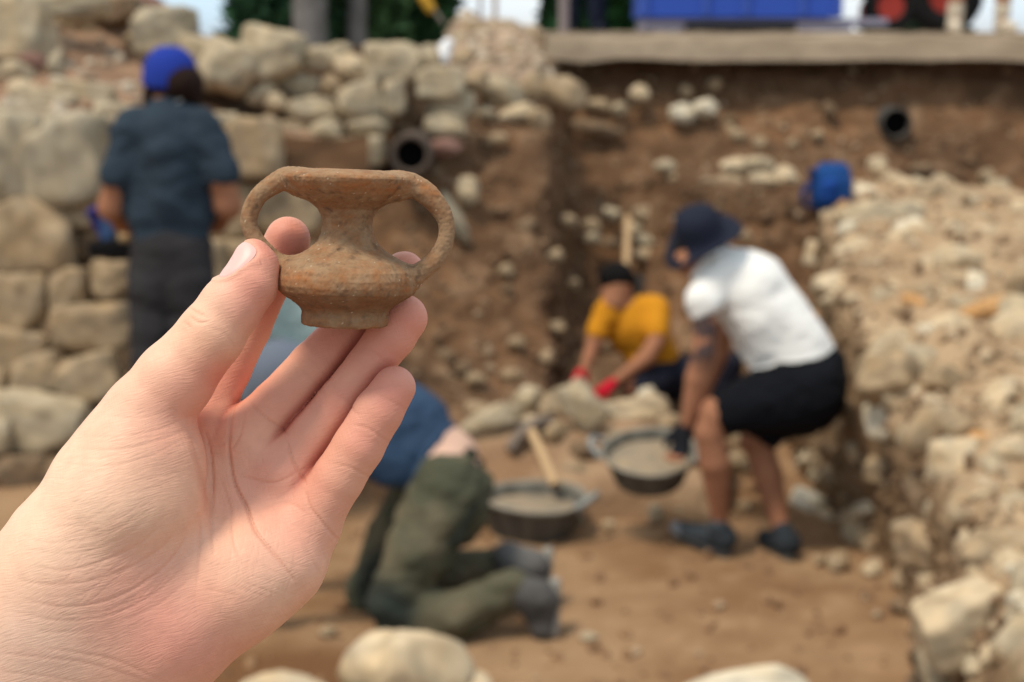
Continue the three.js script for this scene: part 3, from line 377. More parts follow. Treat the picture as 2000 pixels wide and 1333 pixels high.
{ // person in white, bending over the tub
  const D = 6.26, foot = onPlane(1440, 1090, 0), wr = at(1342, 822, D - 0.03), black = std(0.012, 0.012, 0.016), hb = [cone(at(1340, 812, D), at(1336, 836, D), 20 * D / F, 21 * D / F, 0.02)];
  const g1 = handPrims(at(1338, 834, D - 0.02), V(-0.14, -1, -0.05), V(-0.55, 0, 0.5), 1, 1.0, 0.55), g2 = handPrims(at(1345, 838, D + 0.36), V(-0.15, -1, 0), V(-0.3, 0, -0.6), -1, 1.0, 0.5);
  const t = person('person bending over in white shirt, black shorts and dark brimmed hat, gripping a tub', D, foot, [g1, g2], [
    ['body', [[1366, 476, 0.0, 41, 1350, 508, -0.02, 33], [1340, 506, -0.08, 9, 1334, 513, -0.09, 6], [1380, 495, 0.03, 28, 1425, 525, 0.06, 32], [1436, 545, 0.08, 44, 1490, 600, 0.1, 56], [1490, 600, 0.1, 56, 1575, 710, 0.1, 56],
      [1398, 542, -0.04, 30, 1378, 600, -0.1, 24], [1378, 600, -0.1, 24, 1374, 690, -0.1, 21], [1374, 690, -0.1, 21, 1362, 740, -0.07, 23], [1362, 740, -0.07, 23, 1343, 825, -0.03, 14],
      [1425, 545, 0.3, 28, 1405, 690, 0.36, 20], [1405, 690, 0.36, 21, 1347, 828, 0.36, 14],
      [1570, 735, 0.02, 54, 1405, 810, -0.08, 38], [1405, 810, -0.08, 34, 1385, 848, -0.08, 29], [1385, 848, -0.08, 28, 1396, 905, -0.06, 30], [1396, 905, -0.06, 30, 1406, 1015, 0.02, 16], [1406, 1015, 0.02, 16, 1410, 1050, 0.04, 17],
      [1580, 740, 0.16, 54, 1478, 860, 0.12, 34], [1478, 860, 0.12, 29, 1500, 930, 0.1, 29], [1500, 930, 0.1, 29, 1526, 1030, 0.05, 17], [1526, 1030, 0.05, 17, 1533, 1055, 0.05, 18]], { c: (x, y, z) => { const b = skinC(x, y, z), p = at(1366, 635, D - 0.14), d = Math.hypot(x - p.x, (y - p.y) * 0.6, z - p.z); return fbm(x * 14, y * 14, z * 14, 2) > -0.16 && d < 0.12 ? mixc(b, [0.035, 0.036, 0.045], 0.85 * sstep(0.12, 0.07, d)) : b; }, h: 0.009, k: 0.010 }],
    ['shirt', [[1418, 520, 0.05, 40, 1466, 566, 0.07, 72], [1466, 566, 0.07, 72, 1510, 640, 0.08, 80], [1510, 640, 0.08, 80, 1556, 700, 0.08, 76], [1400, 535, -0.02, 38, 1368, 588, -0.1, 31], [1402, 535, -0.02, 38, 1460, 566, 0.0, 54], [1420, 560, -0.01, 40, 1480, 620, 0.0, 56], [1430, 535, 0.26, 36, 1415, 600, 0.34, 34], [1545, 695, 0.08, 74, 1542, 712, 0.06, 62], [1490, 685, 0.02, 34, 1480, 712, 0.02, 16], [1470, 600, 0.02, 52, 1492, 660, 0.02, 44]], { c: clothC([0.80, 0.785, 0.75], 0.04), fold: 0.012, k: 0.045 }],
    ['shorts', [[1590, 730, 0.06, 66, 1572, 770, 0.08, 78], [1580, 765, 0.0, 74, 1440, 800, -0.08, 50], [1582, 770, 0.14, 74, 1500, 826, 0.12, 46], [1530, 790, 0.05, 60, 1560, 800, 0.1, 50]], { c: clothC([0.006, 0.0065, 0.009], 0.3), fold: 0.022 }],
    ['hair', [[1372, 474, 0.02, 43, 1384, 492, 0.03, 33], [1352, 485, -0.01, 35]], { c: clothC([0.014, 0.011, 0.01]) }],
  ]);
  for (const g of [g1, g2]) { const cuff = g.map((c) => ({ ...c, ra: c.ra + 0.003, rb: c.rb + 0.003 })).filter((c, i) => i < 4 || (i - 4) % 3 === 0 || i > 15); mesh('glove', solid(cuff, 0.004, 0, clothC([0.016, 0.017, 0.022]), foot), VC, t); }
  shoe(t, D, [1414, 1066, 0.04], [1330, 1034, 0.19], [1404, 1030, 0.02], 27, [0.045, 0.054, 0.064], [0.07, 0.075, 0.08], foot);
  shoe(t, D, [1540, 1076, 0.03], [1494, 1050, 0.2], [1530, 1036, 0.04], 26, [0.035, 0.042, 0.05], [0.12, 0.12, 0.11], foot);
  mesh('toe_cap', solid(prim(D, 0.01)([[1322, 1032, 0.185, 14, 1330, 1036, 0.175, 14]]), 0.006, 0, clothC([0.24, 0.26, 0.28], 0.2), foot), VC, t);
  hat(t, at(1370, 462, D - 0.01), foot, [0.34, 0, 0.36], [[0.001, 0.118], [0.045, 0.116], [0.076, 0.104], [0.09, 0.075], [0.096, 0.03], [0.102, 0.005], [0.118, -0.002], [0.14, -0.006], [0.163, -0.012], [0.163, -0.018], [0.14, -0.012], [0.118, -0.008], [0.1, 0.0]], std(0.014, 0.017, 0.030), 'hat', (r, a) => r > 0.11 ? (r - 0.11) * (0.35 * Math.cos(a) - 0.45 * Math.cos(a * 2 + 0.4)) : 0);
}
{ // person in orange, crouching
  const D = 8.1, foot = at(1290, 835, D);
  const g1 = handPrims(at(1139, 728, D - 0.12), V(-0.25, -0.9, 0.3), V(0.3, -0.3, 0.8), 1, 0.95, 0.6), g2 = handPrims(at(1198, 748, D - 0.3), V(-0.85, -0.4, 0.3), V(0, -0.8, 0.3), 1, 0.95, 0.6);
  const t = person('person crouching in orange shirt and red gloves at the earth face', D, foot, [g1, g2], [
    ['body', [[1205, 558, 0, 31, 1200, 592, -0.03, 24], [1190, 588, -0.07, 6, 1187, 593, -0.08, 5], [1228, 570, 0.02, 7], [1215, 590, 0.02, 18, 1225, 615, 0.05, 20], [1230, 620, 0.06, 46, 1285, 720, 0.12, 48],
      [1185, 615, -0.02, 24, 1160, 670, -0.05, 15], [1160, 670, -0.05, 15, 1139, 730, -0.12, 9], [1282, 610, 0.0, 24, 1283, 665, -0.1, 17], [1283, 665, -0.1, 17, 1262, 700, -0.16, 16], [1262, 700, -0.16, 16, 1200, 747, -0.3, 9],
      [1300, 740, 0.1, 36, 1245, 760, -0.2, 25], [1245, 760, -0.2, 22, 1300, 812, 0, 15], [1320, 740, 0.16, 36, 1420, 715, 0.0, 24], [1420, 715, 0, 22, 1390, 815, 0.05, 15]], { c: skinC, h: 0.009, k: 0.02 }],
    ['shirt', [[1222, 605, 0.04, 26, 1235, 640, 0.06, 50], [1235, 640, 0.06, 52, 1270, 690, 0.1, 50], [1270, 690, 0.1, 46, 1285, 712, 0.1, 36], [1185, 612, -0.01, 28, 1170, 640, -0.04, 22], [1275, 605, 0.02, 32, 1283, 640, -0.06, 27], [1240, 700, 0.02, 16]], { c: clothC([0.56, 0.235, 0.016], 0.12), fold: 0.012, k: 0.03 }],
    ['trousers', [[1300, 735, 0.1, 40, 1252, 762, -0.18, 28], [1252, 764, -0.18, 27, 1300, 812, 0, 20], [1315, 738, 0.14, 42, 1422, 714, 0.0, 28], [1422, 714, 0, 27, 1392, 810, 0.05, 19], [1300, 750, 0.12, 45]], { c: clothC([0.016, 0.018, 0.03], 0.6), fold: 0.012, k: 0.03 }],
    ['hair', [[1206, 543, 0.0, 33, 1216, 553, 0.03, 29], [1192, 542, -0.02, 24]], { c: clothC([0.008, 0.007, 0.007]), k: 0.02 }],
  ]);
  for (const g of [g1, g2]) mesh('glove', solid(g.map((c) => ({ ...c, ra: c.ra + 0.005, rb: c.rb + 0.005 })), 0.0045, 0, clothC([0.50, 0.012, 0.03]), foot), VC, t);
  shoe(t, D, [1310, 828, 0.02], [1275, 836, -0.15], [1304, 815, 0.0], 18, [0.03, 0.03, 0.03], [0.1, 0.1, 0.1], foot);
  shoe(t, D, [1400, 830, 0.06], [1365, 838, -0.1], [1394, 815, 0.05], 18, [0.03, 0.03, 0.03], [0.1, 0.1, 0.1], foot);
}
{ // person at the block wall, seen from behind
  const D = 6.3, foot = onPlane(335, 951, 0.22);
  const g1 = handPrims(at(262, 446, D + 0.34), V(0.6, -0.2, -0.7), V(0, -1, 0), -1, 1, 0.5), g2 = handPrims(at(402, 446, D + 0.34), V(-0.6, -0.2, -0.7), V(0, -1, 0), 1, 1, 0.5);
  person('person standing with back turned in dark blue shirt and blue cap at the block wall', D, foot, [g1, g2], [
    ['body', [[335, 150, 0.05, 44, 335, 172, 0.05, 38], [330, 190, 0.03, 26, 325, 225, 0, 34], [325, 270, 0.05, 58, 332, 420, 0.05, 54], [332, 420, 0.05, 54, 335, 500, 0.03, 58], [268, 255, 0.0, 36, 232, 340, -0.02, 27], [232, 340, -0.02, 28, 218, 405, 0.02, 25], [218, 405, 0.02, 24, 240, 432, 0.2, 20], [240, 432, 0.2, 20, 262, 446, 0.34, 15],
      [395, 255, 0, 36, 430, 340, -0.02, 27], [430, 340, -0.02, 28, 445, 402, 0.02, 25], [445, 402, 0.02, 24, 424, 432, 0.2, 20], [424, 432, 0.2, 20, 402, 446, 0.34, 15], [300, 520, 0.03, 42, 296, 740, 0.0, 30], [296, 740, 0, 29, 300, 935, 0.02, 20], [370, 520, 0.03, 42, 378, 740, 0.0, 30], [378, 740, 0, 29, 375, 935, 0.02, 20]], { c: skinC, h: 0.011 }],
    ['shirt', [[327, 228, 0.0, 34, 328, 262, 0.0, 62], [272, 255, 0, 46, 382, 255, 0, 46], [290, 290, 0.03, 58, 300, 420, 0.03, 52], [370, 290, 0.03, 58, 362, 420, 0.03, 52], [305, 420, 0.03, 52, 305, 480, 0.03, 50], [360, 420, 0.03, 52, 366, 485, 0.03, 48], [258, 262, 0, 42, 234, 335, -0.02, 34], [400, 262, 0, 42, 430, 332, -0.02, 34], [332, 300, -0.04, 52, 332, 400, -0.03, 46]], { c: clothC([0.027, 0.040, 0.056], 0.3), fold: 0.02 }],
    ['trousers', [[302, 480, 0.03, 50, 305, 560, 0.02, 55], [368, 480, 0.03, 48, 362, 560, 0.02, 54], [300, 560, 0.02, 48, 294, 700, 0.0, 37], [294, 700, 0, 36, 300, 935, 0.02, 32], [370, 560, 0.02, 48, 380, 700, 0.0, 37], [380, 700, 0, 36, 376, 935, 0.02, 32], [335, 500, 0.02, 60]], { c: clothC([0.030, 0.028, 0.030], 0.6), fold: 0.016 }],
    ['hair', [[335, 152, 0.04, 51, 338, 172, 0.04, 44], [300, 178, 0.08, 20, 290, 196, 0.1, 12], [372, 165, 0.04, 26, 378, 205, 0.05, 13], [352, 165, -0.02, 30]], { c: clothC([0.022, 0.012, 0.009]) }],
    ['necklace', [[325, 207, -0.05, 2.2, 352, 196, -0.035, 2.2], [352, 196, -0.035, 2.2, 368, 186, 0.0, 2.2]], { c: clothC([0.5, 0.48, 0.45]), h: 0.004, k: 0.005 }],
  ]);
  const t = scene.children[scene.children.length - 1];
  hat(t, at(332, 158, D + 0.05), foot, [0.12, Math.PI, 0.05], [[0.001, 0.138], [0.05, 0.13], [0.085, 0.1], [0.104, 0.055], [0.11, 0.01], [0.11, -0.012], [0.106, -0.012], [0.104, 0.01]], std(0.018, 0.040, 0.27), 'cap');
  const br = new THREE.CylinderGeometry(0.095, 0.095, 0.006, 32, 1, false, -Math.PI / 2, Math.PI); br.scale(1, 1, 0.9); const b = mesh('cap_brim', br, std(0.02, 0.05, 0.40), t); b.position.copy(at(330, 160, D + 0.17)).sub(foot); b.rotation.set(0.15, Math.PI, 0);
  shoe(t, D, [300, 948, 0.0], [296, 958, 0.18], [300, 930, 0.02], 26, [0.04, 0.04, 0.04], [0.1, 0.1, 0.1], foot); shoe(t, D, [374, 948, 0.0], [380, 958, 0.18], [374, 930, 0.02], 26, [0.04, 0.04, 0.04], [0.1, 0.1, 0.1], foot);
}
{ // person kneeling on all fours in front
  const D = 5.46, foot = onPlane(800, 1240, 0);
  const g1 = handPrims(at(560, 1130, D + 0.1), V(-0.9, -0.4, 0.2), V(0, -1, 0), 1, 1, 0.3), g2 = handPrims(at(580, 1090, D + 0.45), V(-0.9, -0.4, 0.1), V(0, -1, 0), -1, 1, 0.3);
  let near;
  const t = person('person kneeling bent forward in blue shirt and muddy olive trousers, half hidden behind the hand', D, foot, [g1, g2], [
    ['body', [[540, 745, 0.2, 52, 528, 790, 0.2, 42], [570, 770, 0.2, 34, 630, 790, 0.2, 40], [680, 810, 0.2, 66, 800, 845, 0.2, 66], [800, 845, 0.2, 66, 872, 902, 0.18, 68], [650, 830, 0.06, 36, 620, 960, 0.06, 29], [620, 960, 0.06, 29, 562, 1128, 0.1, 18], [650, 810, 0.36, 34, 625, 940, 0.4, 28], [625, 940, 0.4, 28, 582, 1088, 0.45, 18],
      [870, 940, 0.1, 66, 775, 1170, 0.05, 42], [780, 1190, 0.05, 40, 880, 1205, 0.02, 36], [880, 1205, 0.02, 42, 1015, 1150, 0.02, 26], [830, 940, 0.32, 50, 712, 1155, 0.36, 33], [720, 1155, 0.36, 32, 880, 1110, 0.36, 34], [880, 1110, 0.36, 34, 1000, 1095, 0.32, 24]], { c: (x, y, z) => { const b = skinC(x, y, z); return mixc(b, [0.66, 0.44, 0.34], 0.8); }, h: 0.011 }],
    ['shirt', [[650, 805, 0.2, 66, 760, 822, 0.2, 88], [760, 822, 0.2, 88, 802, 842, 0.2, 80], [770, 850, 0.16, 84, 795, 905, 0.12, 50], [806, 832, 0.2, 76, 818, 842, 0.2, 66], [690, 850, 0.1, 60, 760, 910, 0.1, 46], [652, 825, 0.06, 46, 634, 900, 0.06, 38], [652, 810, 0.36, 44, 636, 890, 0.4, 36]], { c: clothC([0.036, 0.066, 0.118], 0.3), fold: 0.018 }],
    ['trousers', [[900, 958, 0.16, 66, 876, 990, 0.12, 78], [872, 965, 0.08, 76, 818, 1080, 0.04, 64], [818, 1080, 0.04, 64, 770, 1172, 0.04, 55], [776, 1188, 0.04, 54, 880, 1205, 0.02, 50], [880, 1205, 0.02, 50, 1000, 1150, 0.02, 40], [820, 950, 0.3, 58, 752, 1060, 0.34, 46], [752, 1060, 0.34, 44, 708, 1165, 0.36, 38], [720, 1160, 0.36, 38, 890, 1115, 0.36, 42], [890, 1115, 0.36, 42, 1000, 1095, 0.32, 32], [905, 962, 0.2, 54, 880, 1010, 0.22, 70]],
      { c: (x, y, z) => { const m = fbm(x * 5, y * 5, z * 5, 4), b = [0.070, 0.071, 0.046], knee = at(745, 1195, D); let c = mixc(b, [0.18, 0.145, 0.092], clamp(0.25 + m * 1.4)); const w = Math.hypot(x - knee.x, y - knee.y); return mixc(c, [0.022, 0.03, 0.028], 0.85 * sstep(0.17, 0.08, w)); }, fold: 0.022, k: 0.025 }],
    ['waistband', [[866, 908, 0.035, 9, 918, 888, 0.1, 9], [918, 888, 0.1, 9, 940, 908, 0.22, 9], [866, 908, 0.035, 9, 815, 962, 0.02, 9]], { c: clothC([0.035, 0.036, 0.024], 0.3), fold: 0.004 }],
    ['pocket', [[908, 985, 0.03, 28, 885, 1050, 0.01, 26]], { c: clothC([0.034, 0.038, 0.028], 0.5), fold: 0.01 }],
    ['hair', [[545, 742, 0.2, 57, 570, 760, 0.2, 46]], { c: clothC([0.05, 0.035, 0.025]) }],
    ['hat', [[545, 722, 0.2, 62, 580, 742, 0.2, 52], [480, 775, 0.2, 14, 520, 730, 0.2, 30], [540, 745, 0.2, 60, 600, 700, 0.2, 26]], { c: clothC([0.13, 0.15, 0.19], 0.3), label: 'slate grey sun hat' }],
  ]);
  for (const [dz, x, y, i] of [[0.02, 1045, 1165, 0], [0.3, 1030, 1105, 1]]) {
    const l = prim(D, 0.02)([[x - 35, y - 10, dz, 38, x + 8, y + 8, dz, 40], [x + 8, y + 4, dz, 38, x + 14, y + 62 - i * 24, dz, 26]]), m = mesh('boot', solid(l, 0.008, 0.012, clothC([0.10, 0.095, 0.09], 0.9), foot), VC, t);
    mesh('sole', solid(prim(D, 0.012)([[x + 40, y - 26, dz, 12, x + 36, y + 72 - i * 24, dz, 12], [x + 40, y - 26, dz + 0.05, 11, x + 36, y + 72 - i * 24, dz + 0.05, 11]]), 0.008, 0.004, clothC([0.30, 0.285, 0.25], 0.4), foot), VC, m);
  }
}
// the two who stand up on the road: their feet and shins are in view
for (const [label, px, D, legs, boots, x2] of [['person up on the road by the blue trailer in dark trousers', 1140, 12.2, [0.012, 0.016, 0.03], [0.015, 0.018, 0.03], 26], ['person up on the road at the right edge in dark shorts and cream boots', 1915, 11.6, [0.02, 0.02, 0.022], [0.55, 0.48, 0.38], 46]]) {
  const base = at(px, 0, D).setY(TERRACE), t = thing('person', label, 'person', base), q = (x, y, z) => V(x, y, z), w = x2 * D / F, bare = x2 > 40;
  const rel = (l, k = 0.03) => l.map((a) => cone(q(a[0], a[1], a[2]), q(a[4], a[5], a[6]), a[3], a[7], k)), O = V(0, 0, 0), limbs = [];
  for (const s of [-1, 1]) limbs.push([s * w, 0.08, 0, 0.04, s * w, 0.28, -0.01, 0.056], [s * w, 0.28, -0.01, 0.056, s * w, 0.5, 0, 0.055], [s * w, 0.5, 0, 0.06, s * 0.09, 0.88, 0, 0.085], [s * 0.17, 1.4, 0, 0.055, s * 0.25, 1.12, 0, 0.045], [s * 0.25, 1.12, 0, 0.043, s * 0.24, 0.86, 0.06, 0.032]);
  limbs.push([0, 0.92, 0, 0.13, 0, 1.35, 0, 0.15], [0, 1.4, 0, 0.06, 0, 1.52, 0.01, 0.055], [0, 1.6, 0.02, 0.095, 0, 1.68, 0.01, 0.095], [0, 1.6, 0.11, 0.014, 0, 1.57, 0.125, 0.012]);
  mesh('body', mergeGeometries([solid(rel(limbs), 0.014, 0, skinC, O), ...[-1, 1].map((s) => solid(handPrims(V(s * 0.24, 0.86, 0.06), V(0, -1, 0.1), V(-s, 0, 0.2), s, 1, 0.3), 0.005, 0, skinC, O))]), VC, t);
  const hip = [[-0.07, 0.93, 0, 0.12, 0.07, 0.93, 0, 0.12]];
  mesh(bare ? 'shorts' : 'trousers', solid(rel([...hip, ...[-1, 1].flatMap((s) => bare ? [[s * 0.09, 0.88, 0, 0.11, s * (w * 0.5 + 0.05), 0.62, 0, 0.1]] : [[s * 0.09, 0.88, 0, 0.11, s * w, 0.5, 0, 0.085], [s * w, 0.5, 0, 0.085, s * w, 0.1, 0, 0.068]])]), 0.014, 0.01, clothC(legs, 0.3), O), VC, t);
  mesh('shirt', solid(rel([[0, 1.0, 0, 0.15, 0, 1.35, 0, 0.17], [-0.15, 1.4, 0, 0.075, 0.15, 1.4, 0, 0.075], [-0.17, 1.4, 0, 0.075, -0.23, 1.2, 0, 0.066], [0.17, 1.4, 0, 0.075, 0.23, 1.2, 0, 0.066]]), 0.014, 0.01, clothC(bare ? [0.2, 0.05, 0.05] : [0.03, 0.04, 0.08]), O), VC, t);
  mesh('hair', solid(rel([[0, 1.67, -0.01, 0.103, 0, 1.62, -0.03, 0.09]]), 0.012, 0, clothC([0.03, 0.02, 0.015]), O), VC, t);
  for (const s of [-1, 1]) mesh('boot', solid(rel([[s * w, 0.05, -0.04, 0.05, s * (w + 0.03), 0.04, 0.14, 0.042], [s * w, 0.06, -0.02, 0.052, s * w, 0.19, -0.01, 0.06]], 0.02), 0.008, 0.004, clothC(boots, 0.2), O), VC, t);
}

// ------------------------------------------------------------------ tubs, tools, bags
function tub(label, px, py, D, rx, hpx, tilt, roll, tone, lug) {
  const s = D / F, R = rx * s, H = hpx * s, c = at(px, py, D), t = thing('rubber_tub', label, 'tub', c), m = std(...tone, { roughness: 0.7, vertexColors: true });
  const prof = [[0.001, -H], [R * 0.70, -H], [R * 0.74, -H * 0.93], [R * 0.93, -H * 0.12], [R * 1.0, -H * 0.04], [R * 1.01, 0], [R * 0.97, 0.004], [R * 0.90, -H * 0.12], [R * 0.72, -H * 0.88], [0.001, -H * 0.9]].map(([r, y]) => new THREE.Vector2(r, y));
  const g = new THREE.LatheGeometry(prof, 64), p = g.attributes.position, col = new Float32Array(p.count * 3);
  for (let i = 0; i < p.count; i++) { const y = p.getY(i), a = Math.atan2(p.getZ(i), p.getX(i)), r = Math.hypot(p.getX(i), p.getZ(i)); p.setY(i, y + (y > -H * 0.3 ? R * 0.03 * Math.cos(2 * a + 1) : 0)); const inner = r < R * (0.70 + 0.215 * clamp((y + H) / H)), dust = clamp((y > -H * 0.10 ? 0.85 : inner ? 0.65 : 0.26) + 0.4 * fbm(Math.cos(a) * 3, y * 12, Math.sin(a) * 3, 3)); col.set(mixc([0.024, 0.024, 0.024], [0.32, 0.30, 0.25], dust), i * 3); }
  g.setAttribute('color', new THREE.BufferAttribute(col, 3)); g.computeVertexNormals(); mesh('tub_wall', g, m, t);
  for (const a of lug) { const q = new THREE.TubeGeometry(new THREE.CatmullRomCurve3([[-0.35, 0.98, 0], [-0.2, 1.16, 0.14], [0, 1.22, 0.2], [0.2, 1.16, 0.14], [0.35, 0.98, 0]].map(([u, v, w]) => V(u * R, w * R - 0.004, v * R))), 20, R * 0.065, 10); q.rotateY(a); mesh('handle', q, std(0.26, 0.27, 0.26, { roughness: 0.8 }), t); }
  const e = new THREE.CircleGeometry(R * 0.86, 48, 0); e.rotateX(-Math.PI / 2); const dg = new THREE.CylinderGeometry(R * 0.86, R * 0.7, H * 0.3, 40, 6), dp = dg.attributes.position, dc = new Float32Array(dp.count * 3);
  const rings = new THREE.RingGeometry(0.001, R * 0.87, 48, 14); rings.rotateX(-Math.PI / 2); const rp = rings.attributes.position, rc = new Float32Array(rp.count * 3);
  for (let i = 0; i < rp.count; i++) { const x = rp.getX(i), z = rp.getZ(i), r = Math.hypot(x, z) / R; rp.setY(i, -H * 0.34 + (0.8 - r) * R * 0.14 + 0.012 * fbm(x * 14, px, z * 14, 3)); rc.set(mixc([0.33, 0.25, 0.165], [0.22, 0.19, 0.145], clamp(0.5 + 1.5 * fbm(x * 7, px, z * 7, 3))), i * 3); }
  rings.setAttribute('color', new THREE.BufferAttribute(rc, 3)); rings.computeVertexNormals(); mesh('soil', rings, VC, t);
  t.rotation.set(tilt, 0, roll); return t;
}
tub('black rubber tub of soil on the floor beside the kneeling person', 1040, 968, 6.62, 108, 78, 0.02, -0.02, [1, 1, 1], [1.15, -1.9]);
tub('black rubber tub tipped forward in the gloved hands of the person in white', 1268, 880, 6.45, 94, 66, 0.28, 0.05, [1, 1, 1], [1.4, -1.75]);
function shaft(parent, a, b, r, name = 'handle') { const g = new THREE.TubeGeometry(new THREE.CatmullRomCurve3([a, a.clone().lerp(b, 0.5).add(V(0.003, 0, 0)), b]), 16, r, 12); return mesh(name, g, std(0.50, 0.34, 0.19, { roughness: 0.7 }), parent); }
{
  const o = at(1085, 950, 6.7), t = thing('mattock', 'wooden handled mattock leaning from the stone mound into the near tub', 'tool', o); const top = at(1034, 836, 7.0).sub(o);
  shaft(t, V(0, 0, 0), top, 0.022);
  const s = new THREE.Shape(); s.moveTo(-0.13, -0.012); s.quadraticCurveTo(0, 0.04, 0.11, -0.03); s.lineTo(0.12, -0.005); s.quadraticCurveTo(0, 0.075, -0.13, 0.004); const g = new THREE.ExtrudeGeometry(s, { depth: 0.05, bevelSize: 0.004, bevelThickness: 0.004, bevelSegments: 2 }); g.translate(0, -0.02, -0.025);
  const h = mesh('blade', g, std(0.20, 0.16, 0.13, { metalness: 0.3, roughness: 0.7 }), t); h.position.copy(top); h.rotation.set(0, 0.6, 0.5);
}
{
  const o = at(1222, 540, 8.75), t = thing('shovel', 'shovel standing upright against the earth face behind the person in orange', 'shovel', o); shaft(t, V(0, 0, 0), at(1226, 425, 9.0).sub(o), 0.021);
  const g = new THREE.SphereGeometry(0.13, 24, 16, 0, Math.PI * 2, 0, Math.PI * 0.5); g.scale(0.85, 1.3, 0.25); g.rotateX(Math.PI); mesh('blade', g, std(0.16, 0.15, 0.14, { metalness: 0.6, roughness: 0.6 }), t);
}
{ // blue backpack
  const D = 7.85, o = at(1618, 405, D), t = thing('backpack', 'bright blue backpack lying at the far end of the rubble wall', 'backpack', o), c = clothC([0.012, 0.052, 0.18], 0.3);
  mesh('bag', solid(prim(D, 0.05)([[1622, 350, 0, 34, 1628, 378, 0, 36], [1612, 375, 0.02, 30, 1608, 398, 0.02, 20], [1640, 345, 0.03, 22, 1636, 360, 0.02, 22]]), 0.01, 0.02, c, o), VC, t);
  mesh('pocket', solid(prim(D, 0.03)([[1620, 366, -0.09, 18, 1618, 382, -0.08, 17]]), 0.008, 0.01, clothC([0.012, 0.05, 0.22], 0.3), o), VC, t);
  for (const [x, y] of [[1568, 400], [1584, 352]]) mesh('strap', new THREE.TubeGeometry(new THREE.CatmullRomCurve3([at(1595, 345, D), at(x, y - 20, D - 0.05), at(x + 4, y, D - 0.02), at(1592, 402, D)].map((p) => p.sub(o))), 20, 0.014, 8), std(0.02, 0.035, 0.12), t);
}
{ // sack behind the hand, tray and gloves at the wall, plastic bag on the heap
  const o = onPlane(560, 780, 0.05), D = 6.9;
  const t = thing('sack', 'pale teal plastic sack on the pit floor seen between thumb and fingers', 'sack', o);
  mesh('bag', solid(prim(D, 0.08)([[565, 600, 0.1, 52, 580, 690, 0.1, 62], [540, 650, 0.1, 60, 620, 700, 0.1, 50], [600, 740, 0.1, 60]]), 0.012, 0.03, clothC([0.30, 0.38, 0.36], 0.25), o), VC, t); mesh('neck', solid(prim(D, 0.03)([[560, 585, 0.1, 22, 548, 548, 0.1, 28]]), 0.01, 0.02, clothC([0.32, 0.40, 0.38], 0.25), o), VC, t);
  const w = tag(mesh('plastic_bag', solid(prim(9.0, 0.03)([[868, 98, -0.3, 13, 866, 112, -0.3, 16], [873, 90, -0.3, 7, 876, 84, -0.3, 9]]), 0.008, 0.012, clothC([0.82, 0.82, 0.83], 0.05), V(0, 0, 0)), VC), 'small white plastic bag on the end of the dry stone wall', 'bag');
  const p = at(222, 495, 6.72), k = thing('tool_tray', 'black plastic tray on the wall at the left elbow of the person in blue cap', 'tray', p), b = new RoundedBoxGeometry(0.17, 0.055, 0.2, 3, 0.012); b.translate(0, 0.02, 0); mesh('tray_box', b, std(0.008, 0.008, 0.009, { roughness: 0.6 }), k);
  const rim = new THREE.TorusGeometry(0.1, 0.008, 8, 4); rim.rotateZ(Math.PI / 4); rim.rotateX(Math.PI / 2); rim.scale(1.2, 1, 1.38); rim.translate(0, 0.045, 0); mesh('rim', rim, std(0.012, 0.012, 0.013), k);
  tag(mesh('work_glove', mergeGeometries([solid(handPrims(at(212, 462, 6.66), V(-0.3, 0.8, 0.2), V(0, 0.3, 1), 1, 0.9, 0.3).map((c) => ({ ...c, ra: c.ra + 0.004, rb: c.rb + 0.004 })), 0.006, 0, (x, y, z) => x < at(200, 450, 6.66).x ? [0.05, 0.05, 0.26] : [0.1, 0.2, 0.42], V(0, 0, 0))]), VC), 'blue work glove lying on the black tray', 'glove');
  tag(mesh('sponge', solid(prim(6.65, 0.03)([[240, 448, 0, 13, 244, 462, 0, 14]]), 0.006, 0.012, clothC([0.50, 0.34, 0.18], 0.2), V(0, 0, 0)), VC), 'tan sponge lying beside the blue glove on the tray', 'sponge');
}

// ------------------------------------------------------------------ up on the road: trailer, tractor, posts; trees behind
{
  const D = 11.6, s = D / F, o = at(1450, 0, D).setY(TERRACE), t = thing('trailer', 'blue steel tipping trailer parked on the road above the earth face', 'trailer', o), blue = std(0.035, 0.085, 0.42, { roughness: 0.55 }), frame = std(0.26, 0.25, 0.33, { roughness: 0.6 }), rx = (w, h, d, x, y, z) => { const g = new RoundedBoxGeometry(w, h, d, 2, 0.008); g.translate(x, y, z); return g; };
  const W = 395 * s, y0 = at(1450, 40, D).y - TERRACE; mesh('body', rx(W, 0.62, 0.9, 0, y0 + 0.33, -0.45), blue, t);
  for (const x of [-0.48, -0.18, 0.02, 0.3, 0.48]) mesh('rib', rx(0.045, 0.60, 0.03, x * W, y0 + 0.33, 0.012), std(0.05, 0.10, 0.40, { roughness: 0.6 }), t);
  mesh('top_rail', rx(W + 0.05, 0.06, 0.95, 0, y0 + 0.66, -0.45), blue, t); mesh('chassis', rx(W * 1.04, 0.085, 0.7, 0.05, y0 - 0.03, -0.4), frame, t); mesh('gap_shade', rx(W * 0.55, 0.07, 0.7, 0, y0 - 0.052, -0.37), std(0.012, 0.012, 0.014), t);  // black block added under the body to stand in for its dark gap
  for (const x of [-0.36, 0.33]) mesh('leg', rx(0.05, y0 + 0.02, 0.06, x * W, y0 / 2, -0.1), frame, t);
  mesh('drawbar', rx(0.34, 0.05, 0.06, W / 2 + 0.18, y0 - 0.01, -0.1), frame, t);
}
